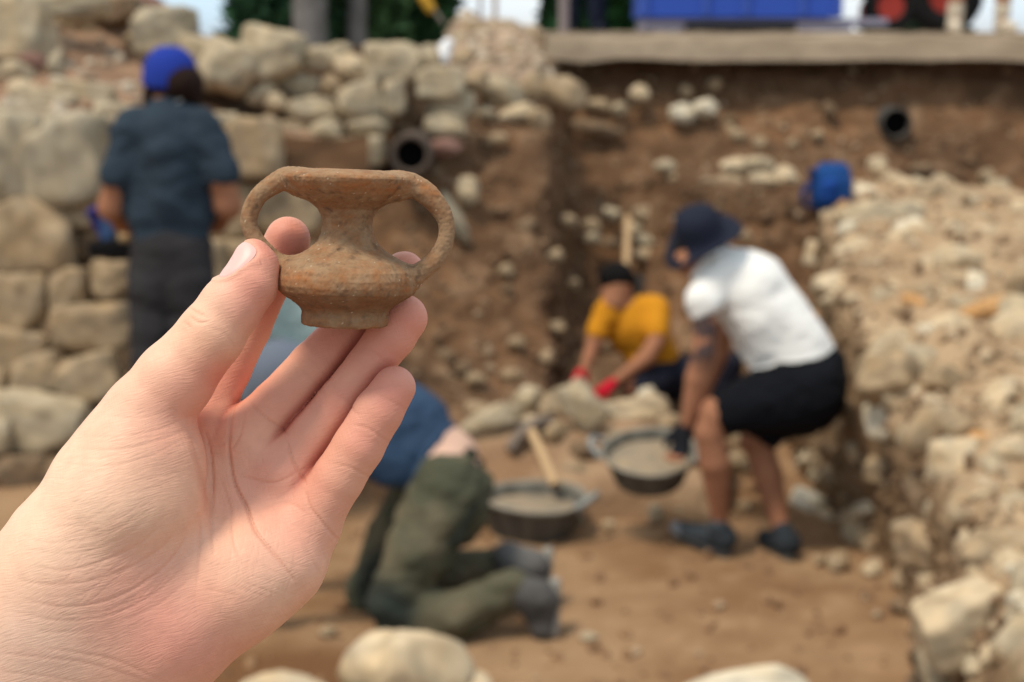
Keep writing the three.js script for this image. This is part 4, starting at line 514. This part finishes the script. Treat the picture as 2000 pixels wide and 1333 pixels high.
{
  const D = 11.9, o = at(1790, 0, D).setY(TERRACE), t = thing('tractor', 'small red tractor with black tyres between trailer and right edge', 'tractor', o), red = std(0.30, 0.012, 0.016, { roughness: 0.45 }), x = (px) => (px - 1790) * D / F;
  for (const [px, r] of [[1742, 0.2], [1850, 0.28]]) { const w = mesh('wheel', new THREE.TorusGeometry(r * 0.72, r * 0.3, 16, 40), std(0.014, 0.014, 0.015), t); w.position.set(x(px), r * 1.01, -0.05); const g = new THREE.CylinderGeometry(r * 0.5, r * 0.5, 0.08, 28); g.rotateX(Math.PI / 2); mesh('rim', g, std(0.35, 0.05, 0.04), w); }
  const b = new RoundedBoxGeometry(0.62, 0.24, 0.34, 4, 0.05); b.translate(x(1800), 0.38, -0.3); mesh('bonnet', b, red, t); const f = new RoundedBoxGeometry(0.16, 0.14, 0.3, 3, 0.03); f.translate(x(1722), 0.17, -0.25); mesh('front_weight', f, red, t); const c = new RoundedBoxGeometry(0.5, 0.1, 0.28, 3, 0.02); c.translate(x(1805), 0.2, -0.3); mesh('chassis', c, std(0.02, 0.02, 0.02), t);
}
function post(label, px, y0, D, r, h, mat) { const o = at(px, y0, D), t = mesh('post', new THREE.CylinderGeometry(r, r * 1.05, h, 14), mat); t.position.copy(o).add(V(0, h / 2, 0)); tag(t, label, 'post'); }
post('thick grey post at the left end of the road', 1101, 64, 10.6, 0.033, 1.4, std(0.24, 0.20, 0.20)); post('thin stake on the gravel heap, left one of the pair', 938, 52, 9.9, 0.012, 0.8, std(0.34, 0.30, 0.30)); post('thin stake on the gravel heap, right one of the pair', 967, 50, 9.9, 0.016, 0.8, std(0.42, 0.34, 0.30));
{
  const o = at(866, 46, 10.6), t = thing('marker_pole', 'slanting pole with a yellow end against the dark conifers', 'pole', o); shaft(t, V(0, 0, 0), at(838, 8, 10.6).sub(o), 0.013, 'shaft').material = std(0.2, 0.17, 0.14);
  const g = new THREE.CapsuleGeometry(0.035, 0.08, 6, 14), m = mesh('yellow_end', g, std(0.55, 0.30, 0.04), t); m.position.copy(at(834, 6, 10.6)).sub(o); m.rotation.z = 0.6;
}
function tree(label, px, D, w, hgt, seed, trunkX, tone, tr) {
  const base = at(px, 60, D); base.y = base.x < -0.3 ? 1.55 : TERRACE - 0.05; const t = thing('conifer', label, 'tree', base, undefined), s = D / F, r = rng(seed), W = w * s / 2, pos = [], col = [];
  for (let i = 0; i < 8000; i++) {
    const y = -0.3 + r() ** 0.9 * (hgt + 0.25), env = W * Math.sqrt(Math.max(0.05, 1 - Math.max(0, y / hgt) ** 2.2)) * (0.82 + 0.35 * fbm(y * 1.7, seed, i % 7 * 0.02, 2)), a = r() * 6.283, q = Math.sqrt(r()) * env * (0.9 + 0.25 * N(a * 1.2, y * 1.5, seed)), c = V(Math.cos(a) * q, y, Math.sin(a) * q * 0.9), L = 0.09 + r() * 0.14;
    const u = V(r() - 0.5, r() * 0.9 - 0.2, r() - 0.5).normalize().multiplyScalar(L), v = V(r() - 0.5, r() - 0.5, r() - 0.5).cross(u).normalize().multiplyScalar(L * 0.35), m = (0.45 + 1.0 * r()) * (1 + 0.9 * fbm(c.x * 1.6 + seed, c.y * 1.6, c.z * 1.6, 2)), k = [tone[0] * m, tone[1] * m, tone[2] * m];
    for (const p of [c.clone().sub(u), c.clone().add(v), c.clone().add(u), c.clone().sub(u), c.clone().add(u), c.clone().sub(v)]) { pos.push(p.x, p.y, p.z); col.push(...k); }
  }
  const g = new THREE.BufferGeometry(); g.setAttribute('position', new THREE.Float32BufferAttribute(pos, 3)); g.setAttribute('color', new THREE.Float32BufferAttribute(col, 3)); g.computeVertexNormals(); mesh('crown', g, VC, t);
  const list = [cone(V(trunkX, 0, tr[2]), V(trunkX + 0.05, hgt * 0.7, 0), tr[0], tr[1], 0.05)]; for (let i = 0; i < 6; i++) { const y = 0.8 + i * 0.45, a = i * 2.3; list.push(cone(V(trunkX, y, 0), V(trunkX + Math.cos(a) * W * 0.7, y + 0.5, Math.sin(a) * W * 0.7), 0.04, 0.015, 0.05)); }
  mesh('trunk', solid(list, 0.03, 0.015, clothC([0.15, 0.135, 0.13], 0.4), V(0, 0, 0)), VC, t);
}
tree('dark green conifer left of the thick trunk above the dry stone wall', 545, 15, 260, 5.4, 3, 0.33, [0.042, 0.099, 0.049], [0.17, 0.1, 0.5]);
tree('shadowy conifer with a slim dark trunk in the middle above the dry stone wall', 700, 15.5, 260, 5.6, 5, 0.02, [0.049, 0.095, 0.038], [0.10, 0.06, 0.55]);
tree('dark conifer ending beside the gravel heap above the dry stone wall', 815, 16.5, 230, 5.2, 8, 0.0, [0.038, 0.087, 0.034], [0.1, 0.06, 0]);
tree('green conifer behind the grey post at the left end of the road', 1110, 16, 150, 4.2, 13, 0.0, [0.022, 0.062, 0.024], [0.08, 0.05, 0]);
tree('dark conifer rising behind the red tractor', 1790, 17, 300, 3.2, 23, 0.0, [0.03, 0.05, 0.03], [0.08, 0.05, 0]);
tree('green conifer just left of the blue trailer', 1210, 16.5, 140, 4.4, 17, 0.0, [0.030, 0.082, 0.026], [0.08, 0.05, 0]);

// ------------------------------------------------------------------ the clay cup
const D0 = 0.5, hp = (px, py, z) => { const d = D0 - z / 1000; return V((px - 1000) / F * d, (666.5 - py) / F * d, z / 1000); };   // z millimetres in front of the cup's axis
const PX = D0 / F, facing = new THREE.Euler(-PITCH, 0, 0);
const handCentre = at(1000, 666.5, D0);
function place(o) { o.position.copy(handCentre); o.rotation.copy(facing); }
const cupBase = hp(673, 635, 0);
const profile = [[0, 302], [60, 303], [98, 299], [114, 295], [122, 291], [125, 286], [123, 279], [117, 269], [107, 258], [90, 246], [72, 236], [58, 226], [50, 210], [48, 196], [51, 178], [60, 160], [74, 147], [94, 135], [117, 122], [131, 108], [137, 92], [137.5, 78], [133, 66], [122, 57], [106, 47], [92, 37], [86, 30], [84, 24], [85, 12], [84, 3], [80, -1], [60, 2], [0, 3]].map(([r, y]) => [r * PX, y * PX]);
function profD(r, y) { // signed distance to the turned outline
  let d = 1e9, s = 1; const n = profile.length;
  for (let i = 0, j = n - 1; i < n; j = i++) {
    const a = profile[i], b = profile[j], ex = b[0] - a[0], ey = b[1] - a[1], wx = r - a[0], wy = y - a[1], t = clamp((wx * ex + wy * ey) / (ex * ex + ey * ey)), bx = wx - ex * t, by = wy - ey * t; d = Math.min(d, bx * bx + by * by);
    const c1 = y >= a[1], c2 = y < b[1], c3 = ex * wy > ey * wx; if ((c1 && c2 && c3) || (!c1 && !c2 && !c3)) s = -s;
  }
  return s * Math.sqrt(d);
}
const LEAN = Math.tan(5.5 * Math.PI / 180), AX = V(hp(684, 338, 0).x - cupBase.x, hp(684, 338, 0).y - cupBase.y, 0).normalize(); AX.z = LEAN; AX.normalize(); const UX = V(AX.y, -AX.x, 0).normalize(), WX = AX.clone().cross(UX).negate();   // the cup leans a little
const hc = (l, k) => { const o = []; for (let i = 0; i + 1 < l.length; i++) o.push(cone(hp(l[i][0], l[i][1], l[i][3] ?? 0), hp(l[i + 1][0], l[i + 1][1], l[i + 1][3] ?? 0), l[i][2] * PX, l[i + 1][2] * PX, k)); return o; };
const strap = (l) => { const c = new THREE.CatmullRomCurve3(l.map(([x, y]) => V(x, y, 0))), q = new THREE.CatmullRomCurve3(l.map(([x, y, r]) => V(r, 0, 0))), n = l.length * 3, m = []; for (let i = 0; i <= n; i++) { const p = c.getPoint(i / n); m.push([p.x, p.y, q.getPoint(i / n).x]); } return [-7, -2.5, 2.5, 7].flatMap((w) => hc(m.map(([x, y, r]) => [x, y, r, (w + (635 - y) * LEAN) * PX * 1000]), 0.00012)); };
const leftHandle = strap([[580, 356, 22], [556, 350, 21], [526, 366, 19], [503, 385, 17], [489, 412, 16.5], [486, 436, 16], [496, 463, 15.5], [516, 488, 16], [540, 511, 18], [566, 528, 20]]);
const rightHandle = strap([[782, 364, 24], [808, 364, 23], [834, 379, 22], [856, 404, 18.5], [870, 430, 16], [872, 456, 15], [866, 482, 16], [852, 506, 18], [832, 523, 18], [812, 538, 18], [790, 545, 18]]);
function cupParts(x, y, z) {
  const qx = x - cupBase.x, qy = y - cupBase.y, h = qx * AX.x + qy * AX.y + z * AX.z, u = qx * UX.x + qy * UX.y, w = qx * WX.x + qy * WX.y + z * WX.z, r = Math.hypot(u, w);
  if (r > 0.03 || h < -0.006 || h > 0.056) return [Math.max(r - 0.0225, h - 0.0515, -h), blend(leftHandle, x, y, z), blend(rightHandle, x, y, z), r, h, u];
  const inside = Math.max(-(h - 0.049), -1) < 0 ? 0 : 0; // (the mouth is shallow as seen from here)
  return [profD(r, h) + inside, blend(leftHandle, x, y, z), blend(rightHandle, x, y, z), r, h, u];
}
function cupD(x, y, z) {
  const [b, l, r, rad, h, u] = cupParts(x, y, z); let d = smin(b, smin(l, r, 0.001), 0.0036);
  if (Math.abs(d) < 0.003) {
    const a = Math.atan2(z, u), w = fbm(Math.cos(a) * 2.2, h * 900, Math.sin(a) * 2.2, 2);
    d += 0.00009 * w + 0.00030 * fbm(x * 130, y * 130, z * 130, 3) + 0.00018 * fbm(x * 900, y * 900, z * 900, 2);
    const dirt = sstep(0.0035, 0, Math.abs(b - Math.min(l, r))) * (b < 0.006 ? 1 : 0); d -= dirt * 0.00035 * Math.max(0, fbm(x * 1400, y * 1400, z * 1400, 2));
    const pit = fbm(x * 420 + 7, y * 420, z * 420, 2); if (pit > 0.42) d += 0.0005 * (pit - 0.42) * 4;
    const chip = Math.hypot((x - hp(605, 352, 0).x) / 0.0022, (y - hp(605, 352, 0).y) / 0.0009); if (z > 0 && chip < 1) d += 0.00045 * (1 - chip);
  }
  return d;
}
function cupColour(x, y, z) {
  const [b, l, r, rad, h, u] = cupParts(x, y, z), a = Math.atan2(z, u), q = h / PX;
  const A = fbm(x * 75 + 2, y * 75, z * 75, 4), Bn = fbm(x * 210, y * 210 + 4, z * 210, 4), S = fbm(Math.cos(a) * 3, h * 700, Math.sin(a) * 3, 3), G = fbm(x * 1500, y * 1500, z * 1500, 2);
  const clay = [0.30, 0.158, 0.080], slip = [0.37, 0.150, 0.058], dust = [0.37, 0.245, 0.145], dark = [0.13, 0.082, 0.052];
  let c = mixc(clay, slip, clamp(0.25 + A * 1.5 + S * 0.7 + 0.6 * sstep(30, 0, Math.abs(q - 268)) + 0.5 * sstep(34, 0, Math.abs(q - 92)) - 0.2));
  const nearJoin = Math.min(l, r) < 0.004 ? 0.35 : 0; c = mixc(c, dust, clamp(0.28 + Bn * 1.6 + nearJoin + 0.35 * sstep(60, 110, q) * sstep(235, 200, q) + 0.3 * sstep(290, 300, q)) * 0.8);
  c = mixc(c, dark, clamp((fbm(x * 330 + 9, y * 330, z * 330, 4) - 0.12) * 2.6) * 0.75); c = mixc(c, dark, 0.4 * sstep(34, 6, Math.abs(q - 44)));  // dark stains, then the belly's shaded underside painted into the clay colour
  const m = 1 + 0.24 * G + 0.15 * S; c = c.map((v) => v * m * 0.86); const speck = N(x * 2600, y * 2600, z * 2600); if (speck > 0.70) c = mixc(c, [0.7, 0.6, 0.45], 0.6); if (speck < -0.66) c = mixc(c, [0.1, 0.07, 0.05], 0.6);
  return c;
}
{
  const lo = hp(455, 650, 0), hi = hp(905, 315, 0), g = contour(cupD, [lo.x, lo.y, -0.0245], [hi.x, hi.y, 0.0295], 0.00042, cupColour);
  const cup = thing('clay_cup', 'small brown clay cup with two looped handles, pinched between the fingers', 'cup'); place(cup);
  const clayMat = std(1, 1, 1, { vertexColors: true, roughness: 0.88 }), P = g.attributes.position, I = g.index.array, sets = [[], [], []];
  for (let t = 0; t < I.length; t += 3) { const x = (P.getX(I[t]) + P.getX(I[t + 1]) + P.getX(I[t + 2])) / 3, y = (P.getY(I[t]) + P.getY(I[t + 1]) + P.getY(I[t + 2])) / 3, z = (P.getZ(I[t]) + P.getZ(I[t + 1]) + P.getZ(I[t + 2])) / 3, [b, l, r] = cupParts(x, y, z), k = b < Math.min(l, r) + 0.0004 ? 0 : l < r ? 1 : 2; sets[k].push(I[t], I[t + 1], I[t + 2]); }
  ['body', 'handle', 'handle'].forEach((n, k) => {
    const map = new Map(), idx = [], q = { position: [], normal: [], color: [] };
    for (const i of sets[k]) { if (!map.has(i)) { map.set(i, map.size); for (const a in q) q[a].push(g.attributes[a].getX(i), g.attributes[a].getY(i), g.attributes[a].getZ(i)); } idx.push(map.get(i)); }
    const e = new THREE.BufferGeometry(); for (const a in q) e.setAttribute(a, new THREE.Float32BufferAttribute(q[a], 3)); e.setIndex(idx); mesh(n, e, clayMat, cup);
  });
}

// ------------------------------------------------------------------ the hand that holds it
const chain = (l, k) => { const o = []; for (let i = 0; i + 1 < l.length; i++) o.push(cone(hp(l[i][0], l[i][1], l[i][2]), hp(l[i + 1][0], l[i + 1][1], l[i + 1][2]), l[i][3] * PX, l[i + 1][3] * PX, k)); return o; };
const fingers = [
  chain([[395, 815, -13, 54], [440, 722, -19, 51], [482, 640, -22, 48], [525, 545, -20, 46], [545, 503, -17, 46], [562, 467, -14, 45]], 0.0012),
  chain([[478, 850, -12, 54], [541, 791, -15, 51], [612, 713, -18, 48], [690, 630, -21, 44], [760, 556, -20, 43], [789, 533, -19, 43]], 0.0012),
  chain([[560, 922, -9, 54], [610, 852, -11, 49], [664, 786, -12, 46], [720, 716, -12, 45], [765, 655, -11, 48], [788, 622, -11, 48]], 0.0012),
  chain([[612, 1010, -4, 56], [660, 935, -2, 51], [700, 872, -1, 50], [738, 806, -1, 48], [770, 757, -2, 42]], 0.0012),
];
const thumb = [...chain([[215, 945, 12, 112], [285, 812, 14, 80], [340, 742, 14, 73], [412, 654, 14, 62], [450, 600, 13, 58], [486, 556, 12, 52], [497, 522, 11, 43], [493, 499, 11, 32]], 0.0022),
  ...chain([[290, 835, 9, 78], [268, 905, 14, 102], [225, 985, 16, 118], [150, 1090, 13, 136], [100, 1180, 10, 146]], 0.006), ...chain([[330, 905, 12, 55], [305, 985, 12, 72], [255, 1055, 11, 84]], 0.010)];
const palm = [
  ...chain([[405, 850, -16, 66], [330, 960, -16, 86], [230, 1130, -4, 106]], 0.012), ...chain([[488, 895, -14, 68], [400, 1010, -16, 86], [260, 1170, -4, 108]], 0.012),
  ...chain([[556, 960, -11, 68], [470, 1070, -12, 92], [300, 1230, -2, 120]], 0.012), ...chain([[596, 1036, -7, 63], [540, 1098, -3, 86], [455, 1140, 0, 110], [345, 1205, 3, 134]], 0.008),
  ...chain([[110, 1190, 4, 148], [-120, 1450, 8, 170], [-430, 1820, 20, 190]], 0.02), ...chain([[245, 1272, 2, 136], [0, 1530, 6, 160], [-330, 1900, 20, 185]], 0.015),
];
// creases of the palm and thumb: points, depth, width (mm)
const creases = [
  [[[443, 790], [440, 850], [440, 890], [452, 947], [480, 994], [503, 1032], [546, 1080], [579, 1127]], 0.75, 0.8], [[[392, 850], [402, 890], [408, 930], [413, 985], [432, 1070]], 0.5, 0.8], [[[403, 994], [407, 1051], [406, 1127]], 0.28, 0.7], [[[470, 800], [462, 850], [440, 890]], 0.35, 0.7], [[[425, 940], [450, 1000], [470, 1060], [500, 1110]], 0.25, 0.8],
  [[[598, 914], [570, 930], [532, 946], [490, 940], [455, 930]], 0.3, 0.8], [[[553, 866], [570, 909], [596, 949]], 0.5, 0.7], [[[598, 962], [606, 990], [631, 1023], [655, 1061]], 0.4, 0.8], [[[475, 790], [513, 823], [553, 854]], 0.45, 0.7], [[[590, 1050], [610, 1090], [622, 1120]], 0.18, 0.9], [[[500, 1000], [560, 985], [610, 1010]], 0.16, 1.0], [[[404, 880], [430, 870], [440, 845]], 0.2, 0.6],
  [[[128, 1080], [190, 1086], [250, 1070], [310, 1042], [352, 1005]], 0.20, 0.9], [[[95, 1105], [150, 1112], [230, 1106], [300, 1082], [352, 1046], [380, 1004]], 0.18, 0.9], [[[109, 1142], [190, 1154], [266, 1141], [332, 1104], [372, 1060], [392, 1010]], 0.22, 0.9], [[[90, 1165], [180, 1180], [260, 1172], [330, 1140], [385, 1090]], 0.14, 0.8], [[[80, 1020], [140, 1035], [220, 1030], [300, 1000]], 0.09, 0.9], [[[120, 1050], [200, 1056], [280, 1030], [330, 995]], 0.10, 0.8], [[[250, 1195], [330, 1165], [400, 1110]], 0.09, 0.8], [[[130, 1200], [230, 1205]], 0.09, 0.8],
  [[[190, 868], [285, 866], [350, 849], [385, 836]], 0.18, 0.7], [[[200, 845], [290, 842], [352, 828], [392, 806]], 0.11, 0.7], [[[150, 892], [250, 897], [330, 880], [380, 852]], 0.11, 0.6], [[[230, 805], [310, 810], [380, 790]], 0.07, 0.7],
  [[[388, 604], [404, 612], [425, 622]], 0.35, 0.7], [[[392, 620], [412, 632], [430, 630]], 0.3, 0.7], [[[380, 630], [398, 642]], 0.25, 0.7], [[[480, 690], [460, 655], [430, 640]], 0.12, 0.9],
  [[[610, 752], [640, 775], [668, 800]], 0.0, 1.0], [[[640, 770], [668, 785], [700, 812]], 0.22, 1.0], [[[700, 676], [726, 690], [752, 715]], 0.18, 0.9], [[[690, 830], [722, 838], [760, 868]], 0.25, 1.0], [[[655, 905], [690, 915], [728, 942]], 0.22, 1.0], [[[732, 770], [760, 782], [790, 800]], 0.14, 0.9], [[[575, 720], [602, 745], [625, 775]], 0.18, 1.0], [[[596, 700], [612, 720], [640, 750]], 0.15, 1.0],
  [[[60, 1240], [200, 1260], [330, 1310]], 0.12, 0.9], [[[30, 1270], [180, 1295], [300, 1340]], 0.1, 0.9], [[[140, 1230], [260, 1260], [360, 1320]], 0.15, 1.0],
];
{ const r = rng(321); for (let i = 0; i < 70; i++) { const x = 400 + r() * 230, y = 860 + r() * 300, a = r() < 0.6 ? 1.35 + r() * 0.5 : 0.2 + r() * 0.5, L = 25 + r() * 60, b = (r() - 0.5) * 14; creases.push([[[x, y], [x + Math.cos(a) * L / 2 + b, y + Math.sin(a) * L / 2], [x + Math.cos(a) * L, y + Math.sin(a) * L]], 0.05 + r() * 0.09, 0.45]); }
  for (let i = 0; i < 60; i++) { const y = 850 + r() * 330, x = 130 + r() * 150, L = 60 + r() * 120; creases.push([[[x, y + 6], [x + L / 2, y + r() * 10 - 4], [x + L, y - 14 - (y - 850) * 0.12]], 0.04 + r() * 0.07, 0.45]); } }
const MAPN = 1536, M0 = hp(-40, 1400, 0), M1 = hp(900, 400, 0), MS = Math.max(M1.x - M0.x, M1.y - M0.y), groove = new Float32Array(MAPN * MAPN), fine = new Float32Array(MAPN * MAPN), texel = MS / MAPN;
for (const [pts, dep, wid] of creases) {
  const P = new THREE.CatmullRomCurve3(pts.map(([x, y]) => hp(x, y, 4))), L = P.getLength(), n = Math.ceil(L / texel / 1.2), w = wid * 0.0006 / texel;
  for (let i = 0; i <= n; i++) { const p = P.getPoint(i / n), e = dep * Math.pow(Math.sin(Math.PI * clamp(i / n, 0.02, 0.98)), 0.4), u = (p.x - M0.x) / texel, v = (p.y - M0.y) / texel, R = Math.ceil(w * 2.6); for (let b = -R; b <= R; b++) for (let a = -R; a <= R; a++) { const X = Math.round(u) + a, Y = Math.round(v) + b; if (X < 0 || Y < 0 || X >= MAPN || Y >= MAPN) continue; const d = Math.hypot(X - u, Y - v) / w, g = e * Math.exp(-d * d); if (g > groove[Y * MAPN + X]) groove[Y * MAPN + X] = g; } }
}
function grooveAt(x, y) { const u = (x - M0.x) / texel, v = (y - M0.y) / texel, i = Math.floor(u), j = Math.floor(v); if (i < 0 || j < 0 || i >= MAPN - 1 || j >= MAPN - 1) return 0; const a = u - i, b = v - j, k = j * MAPN + i; return lerp(lerp(groove[k], groove[k + 1], a), lerp(groove[k + MAPN], groove[k + MAPN + 1], a), b); }
const nailC = hp(466, 513, 14), nailA = hp(500, 480, 12).sub(hp(452, 572, 12)).normalize();
const nailN = V(-0.82, 0.36, 0.44); nailN.addScaledVector(nailA, -nailN.dot(nailA)).normalize(); const nailT = nailA.clone().cross(nailN).normalize();
function nailUV(x, y, z) { const dx = x - nailC.x, dy = y - nailC.y, dz = z - nailC.z; return [(dx * nailT.x + dy * nailT.y + dz * nailT.z), (dx * nailA.x + dy * nailA.y + dz * nailA.z), dx * nailN.x + dy * nailN.y + dz * nailN.z]; }
const NW = 0.0054, NL = 0.0066, nailEdge = (u, v) => Math.pow(Math.abs(u / NW) ** 2.6 + Math.abs(v / NL) ** 2.6, 1 / 2.6);
const yTop = hp(0, 900, 10).y, yLow = hp(0, 1110, 10).y;
function handSmooth(x, y, z) {
  const p = blend(palm, x, y, z), t = blend(thumb, x, y, z); let f = 1e3; for (let i = 0; i < 4; i++) f = smin(f, blend(fingers[i], x, y, z), 0.0006);
  const d = smin(p, f, 0.0055); return smin(d, t, lerp(0.0022, 0.016, sstep(yTop, yLow, y)));
}
function seamShade(x, y, z) { const l = fingers.map((q) => blend(q, x, y, z)).sort((a, b) => a - b); return sstep(0.0042, 0.0, l[1]) * sstep(0.004, 0.001, Math.abs(l[0])); }  // redder skin plus painted contact shade where two fingers meet
function handD(x, y, z) {
  let d = handSmooth(x, y, z); if (Math.abs(d) > 0.004) return d;
  if (z > -0.014) d += 0.001 * grooveAt(x, y) * 0.75;
  const [u, v, w] = nailUV(x, y, z); if (w > -0.004 && Math.abs(u) < 0.012 && Math.abs(v) < 0.012) { const e = nailEdge(u, v); d += 0.00045 * sstep(1.14, 0.98, e) - 0.00035 * Math.exp(-(((e - 1.2) / 0.1) ** 2)) * (v < 0.003 ? 1 : 0); }
  return d + 0.00012 * fbm(x * 120, y * 120, z * 120, 2);
}
const tints = [ // centre, radius (px), colour, strength: blood under the skin, paler mounds
  [562, 470, 60, [0.60, 0.22, 0.17], 0.75], [795, 520, 55, [0.62, 0.25, 0.19], 0.6], [800, 620, 65, [0.62, 0.24, 0.185], 0.65], [770, 770, 75, [0.62, 0.24, 0.185], 0.65], [640, 665, 60, [0.60, 0.24, 0.18], 0.5], [745, 690, 60, [0.62, 0.27, 0.21], 0.45], [655, 790, 40, [0.62, 0.27, 0.2], 0.5], [710, 860, 45, [0.62, 0.27, 0.21], 0.5], [570, 800, 60, [0.60, 0.28, 0.21], 0.35], [590, 930, 70, [0.63, 0.28, 0.21], 0.4],
  [500, 940, 90, [0.64, 0.31, 0.24], 0.4], [600, 1040, 80, [0.65, 0.31, 0.24], 0.4], [330, 1180, 130, [0.64, 0.31, 0.24], 0.45], [400, 1250, 120, [0.64, 0.31, 0.245], 0.4], [500, 560, 70, [0.64, 0.29, 0.23], 0.5], [520, 610, 60, [0.62, 0.28, 0.21], 0.4], [380, 760, 70, [0.64, 0.32, 0.24], 0.4], [340, 830, 80, [0.65, 0.34, 0.26], 0.35], [455, 740, 50, [0.66, 0.24, 0.16], 0.7], [420, 820, 60, [0.63, 0.30, 0.2], 0.4], [280, 1120, 90, [0.62, 0.34, 0.26], 0.3],
  [190, 960, 130, [0.70, 0.50, 0.375], 0.5], [100, 1000, 120, [0.72, 0.50, 0.36], 0.5], [120, 1240, 130, [0.66, 0.47, 0.385], 0.5], [440, 580, 50, [0.70, 0.46, 0.34], 0.4], [330, 690, 60, [0.72, 0.46, 0.34], 0.4], [530, 1090, 70, [0.70, 0.43, 0.33], 0.3], [690, 800, 30, [0.7, 0.42, 0.33], 0.35], [250, 790, 60, [0.72, 0.46, 0.34], 0.4],
].map(([x, y, r, c, k]) => { const p = hp(x, y, 0), w = c[1] < 0.4; return [p.x, p.y, r * PX, w ? [c[0] * 1.08, c[1] * 0.86, c[2] * 0.86] : [c[0] * 1.14, c[1] * 1.12, c[2] * 1.1], Math.min(0.9, k * 1.2)]; });
function handColour(x, y, z) {
  let c = [0.78, 0.455, 0.305]; for (const [px, py, r, t, k] of tints) { const d = Math.hypot(x - px, y - py) / r; if (d < 2.2) c = mixc(c, t, k * Math.exp(-d * d)); }
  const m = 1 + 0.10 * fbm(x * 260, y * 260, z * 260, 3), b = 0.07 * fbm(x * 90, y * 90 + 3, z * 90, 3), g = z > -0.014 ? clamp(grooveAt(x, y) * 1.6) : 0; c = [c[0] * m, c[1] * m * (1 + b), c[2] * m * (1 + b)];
  let f = 1; for (const q of fingers) f = Math.min(f, blend(q, x, y, z)); c = mixc(c, [0.66, 0.285, 0.205], 0.5 * sstep(0.006, 0.0005, f) * sstep(0.004, 0.012, blend(palm, x, y, z) + 0.004)); c = mixc(c, [0.46, 0.12, 0.08], 0.9 * seamShade(x, y, z)); return mixc(c, [0.54, 0.23, 0.15], g * 0.42);  // redder fingers with the cup's shade in the tint; seams carry contact shade
}
const hand = thing('hand', 'bare left hand reaching in from the lower left, holding up a small clay cup', 'hand'); place(hand);
{
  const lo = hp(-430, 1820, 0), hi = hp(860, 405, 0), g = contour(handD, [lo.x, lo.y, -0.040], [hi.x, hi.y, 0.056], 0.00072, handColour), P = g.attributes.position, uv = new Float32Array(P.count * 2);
  for (let i = 0; i < P.count; i++) { uv[i * 2] = (P.getX(i) - M0.x) / MS; uv[i * 2 + 1] = (P.getY(i) - M0.y) / MS; } g.setAttribute('uv', new THREE.BufferAttribute(uv, 2));
  const B = new Uint8Array(MAPN * MAPN * 4);
  for (let j = 0; j < MAPN; j++) for (let i = 0; i < MAPN; i++) { // fine skin lines, running across the thumb and mound
    const x = M0.x + i * texel, y = M0.y + j * texel, w = 0.0016 * fbm(x * 90, y * 90, 2, 2), ca = 0.95, sa = 0.3, a = (x * ca + y * sa) * 130, b = (-x * sa + y * ca + w) * 1300, f1 = fbm(a * 2.2, b * 1.7, 3.1, 2), f2 = fbm(b * 0.16, a * 18, 8.2, 2), q = clamp(0.62 + 0.24 * f1 + 0.16 * f2 - groove[j * MAPN + i] * 0.55) * 255, k = (j * MAPN + i) * 4; B[k] = B[k + 1] = B[k + 2] = q; B[k + 3] = 255;
  }
  const t = new THREE.DataTexture(B, MAPN, MAPN); t.magFilter = t.minFilter = THREE.LinearFilter; t.needsUpdate = true;
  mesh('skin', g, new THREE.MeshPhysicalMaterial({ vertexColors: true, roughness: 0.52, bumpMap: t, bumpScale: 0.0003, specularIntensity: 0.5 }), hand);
  // thumb nail, laid on the finger tip
  const NU = 28, NV = 32, pos = [], idx = [], uvs = [];
  for (let b = 0; b <= NV; b++) for (let a = 0; a <= NU; a++) {
    let u = (a / NU * 2 - 1), v = (b / NV * 2 - 1); const k = Math.max(Math.abs(u), Math.abs(v)) || 1, len = Math.pow(Math.abs(u) ** 2.6 + Math.abs(v) ** 2.6, 1 / 2.6) || 1, s = k / len; u *= s * NW; v *= s * NL;
    const p = nailC.clone().addScaledVector(nailT, u).addScaledVector(nailA, v).addScaledVector(nailN, 0.008); for (let q = 0; q < 24; q++) { const d = handSmooth(p.x, p.y, p.z); if (d < 0.00002) break; p.addScaledVector(nailN, -d * 0.8); }
    p.addScaledVector(nailN, k > 0.97 ? -0.0006 : 0.00002 - 0.0003 * sstep(0.6, 1, k)); pos.push(p.x, p.y, p.z);
    if (a < NU && b < NV) { const o = b * (NU + 1) + a; idx.push(o, o + 1, o + NU + 1, o + 1, o + NU + 2, o + NU + 1); }
  }
  const ng = new THREE.BufferGeometry(); ng.setAttribute('position', new THREE.Float32BufferAttribute(pos, 3)); ng.setIndex(idx); ng.computeVertexNormals();
  mesh('nail', ng, new THREE.MeshPhysicalMaterial({ color: new THREE.Color().setRGB(0.76, 0.46, 0.41), roughness: 0.46, side: THREE.DoubleSide }), hand);
  // a few fine hairs along the edge of the wrist
  const r = rng(5), hairs = [];
  for (let i = 0; i < 13; i++) { const k = i / 13, px = lerp(40, 210, k) + r() * 10, py = lerp(985, 790, k); let p = hp(px - 60, py - 60, 4 + r() * 8); for (let q = 0; q < 40; q++) { const d = handSmooth(p.x, p.y, p.z); if (d < 0.0001) break; p.add(V(0.75, -0.66, 0).multiplyScalar(d * 0.7)); } const L = 0.002 + r() * 0.003, e = p.clone().add(V(-0.6 + r() * 0.7, 0.6 + r() * 0.5, r() * 0.4).multiplyScalar(L)); hairs.push(new THREE.TubeGeometry(new THREE.QuadraticBezierCurve3(p, p.clone().lerp(e, 0.5).add(V(-0.0006, -0.0002, 0)), e), 5, 0.000028, 4)); }
  mesh('hair', mergeGeometries(hairs), std(0.16, 0.09, 0.05), hand).userData.kind = 'stuff';
}
renderer.render(scene, camera);
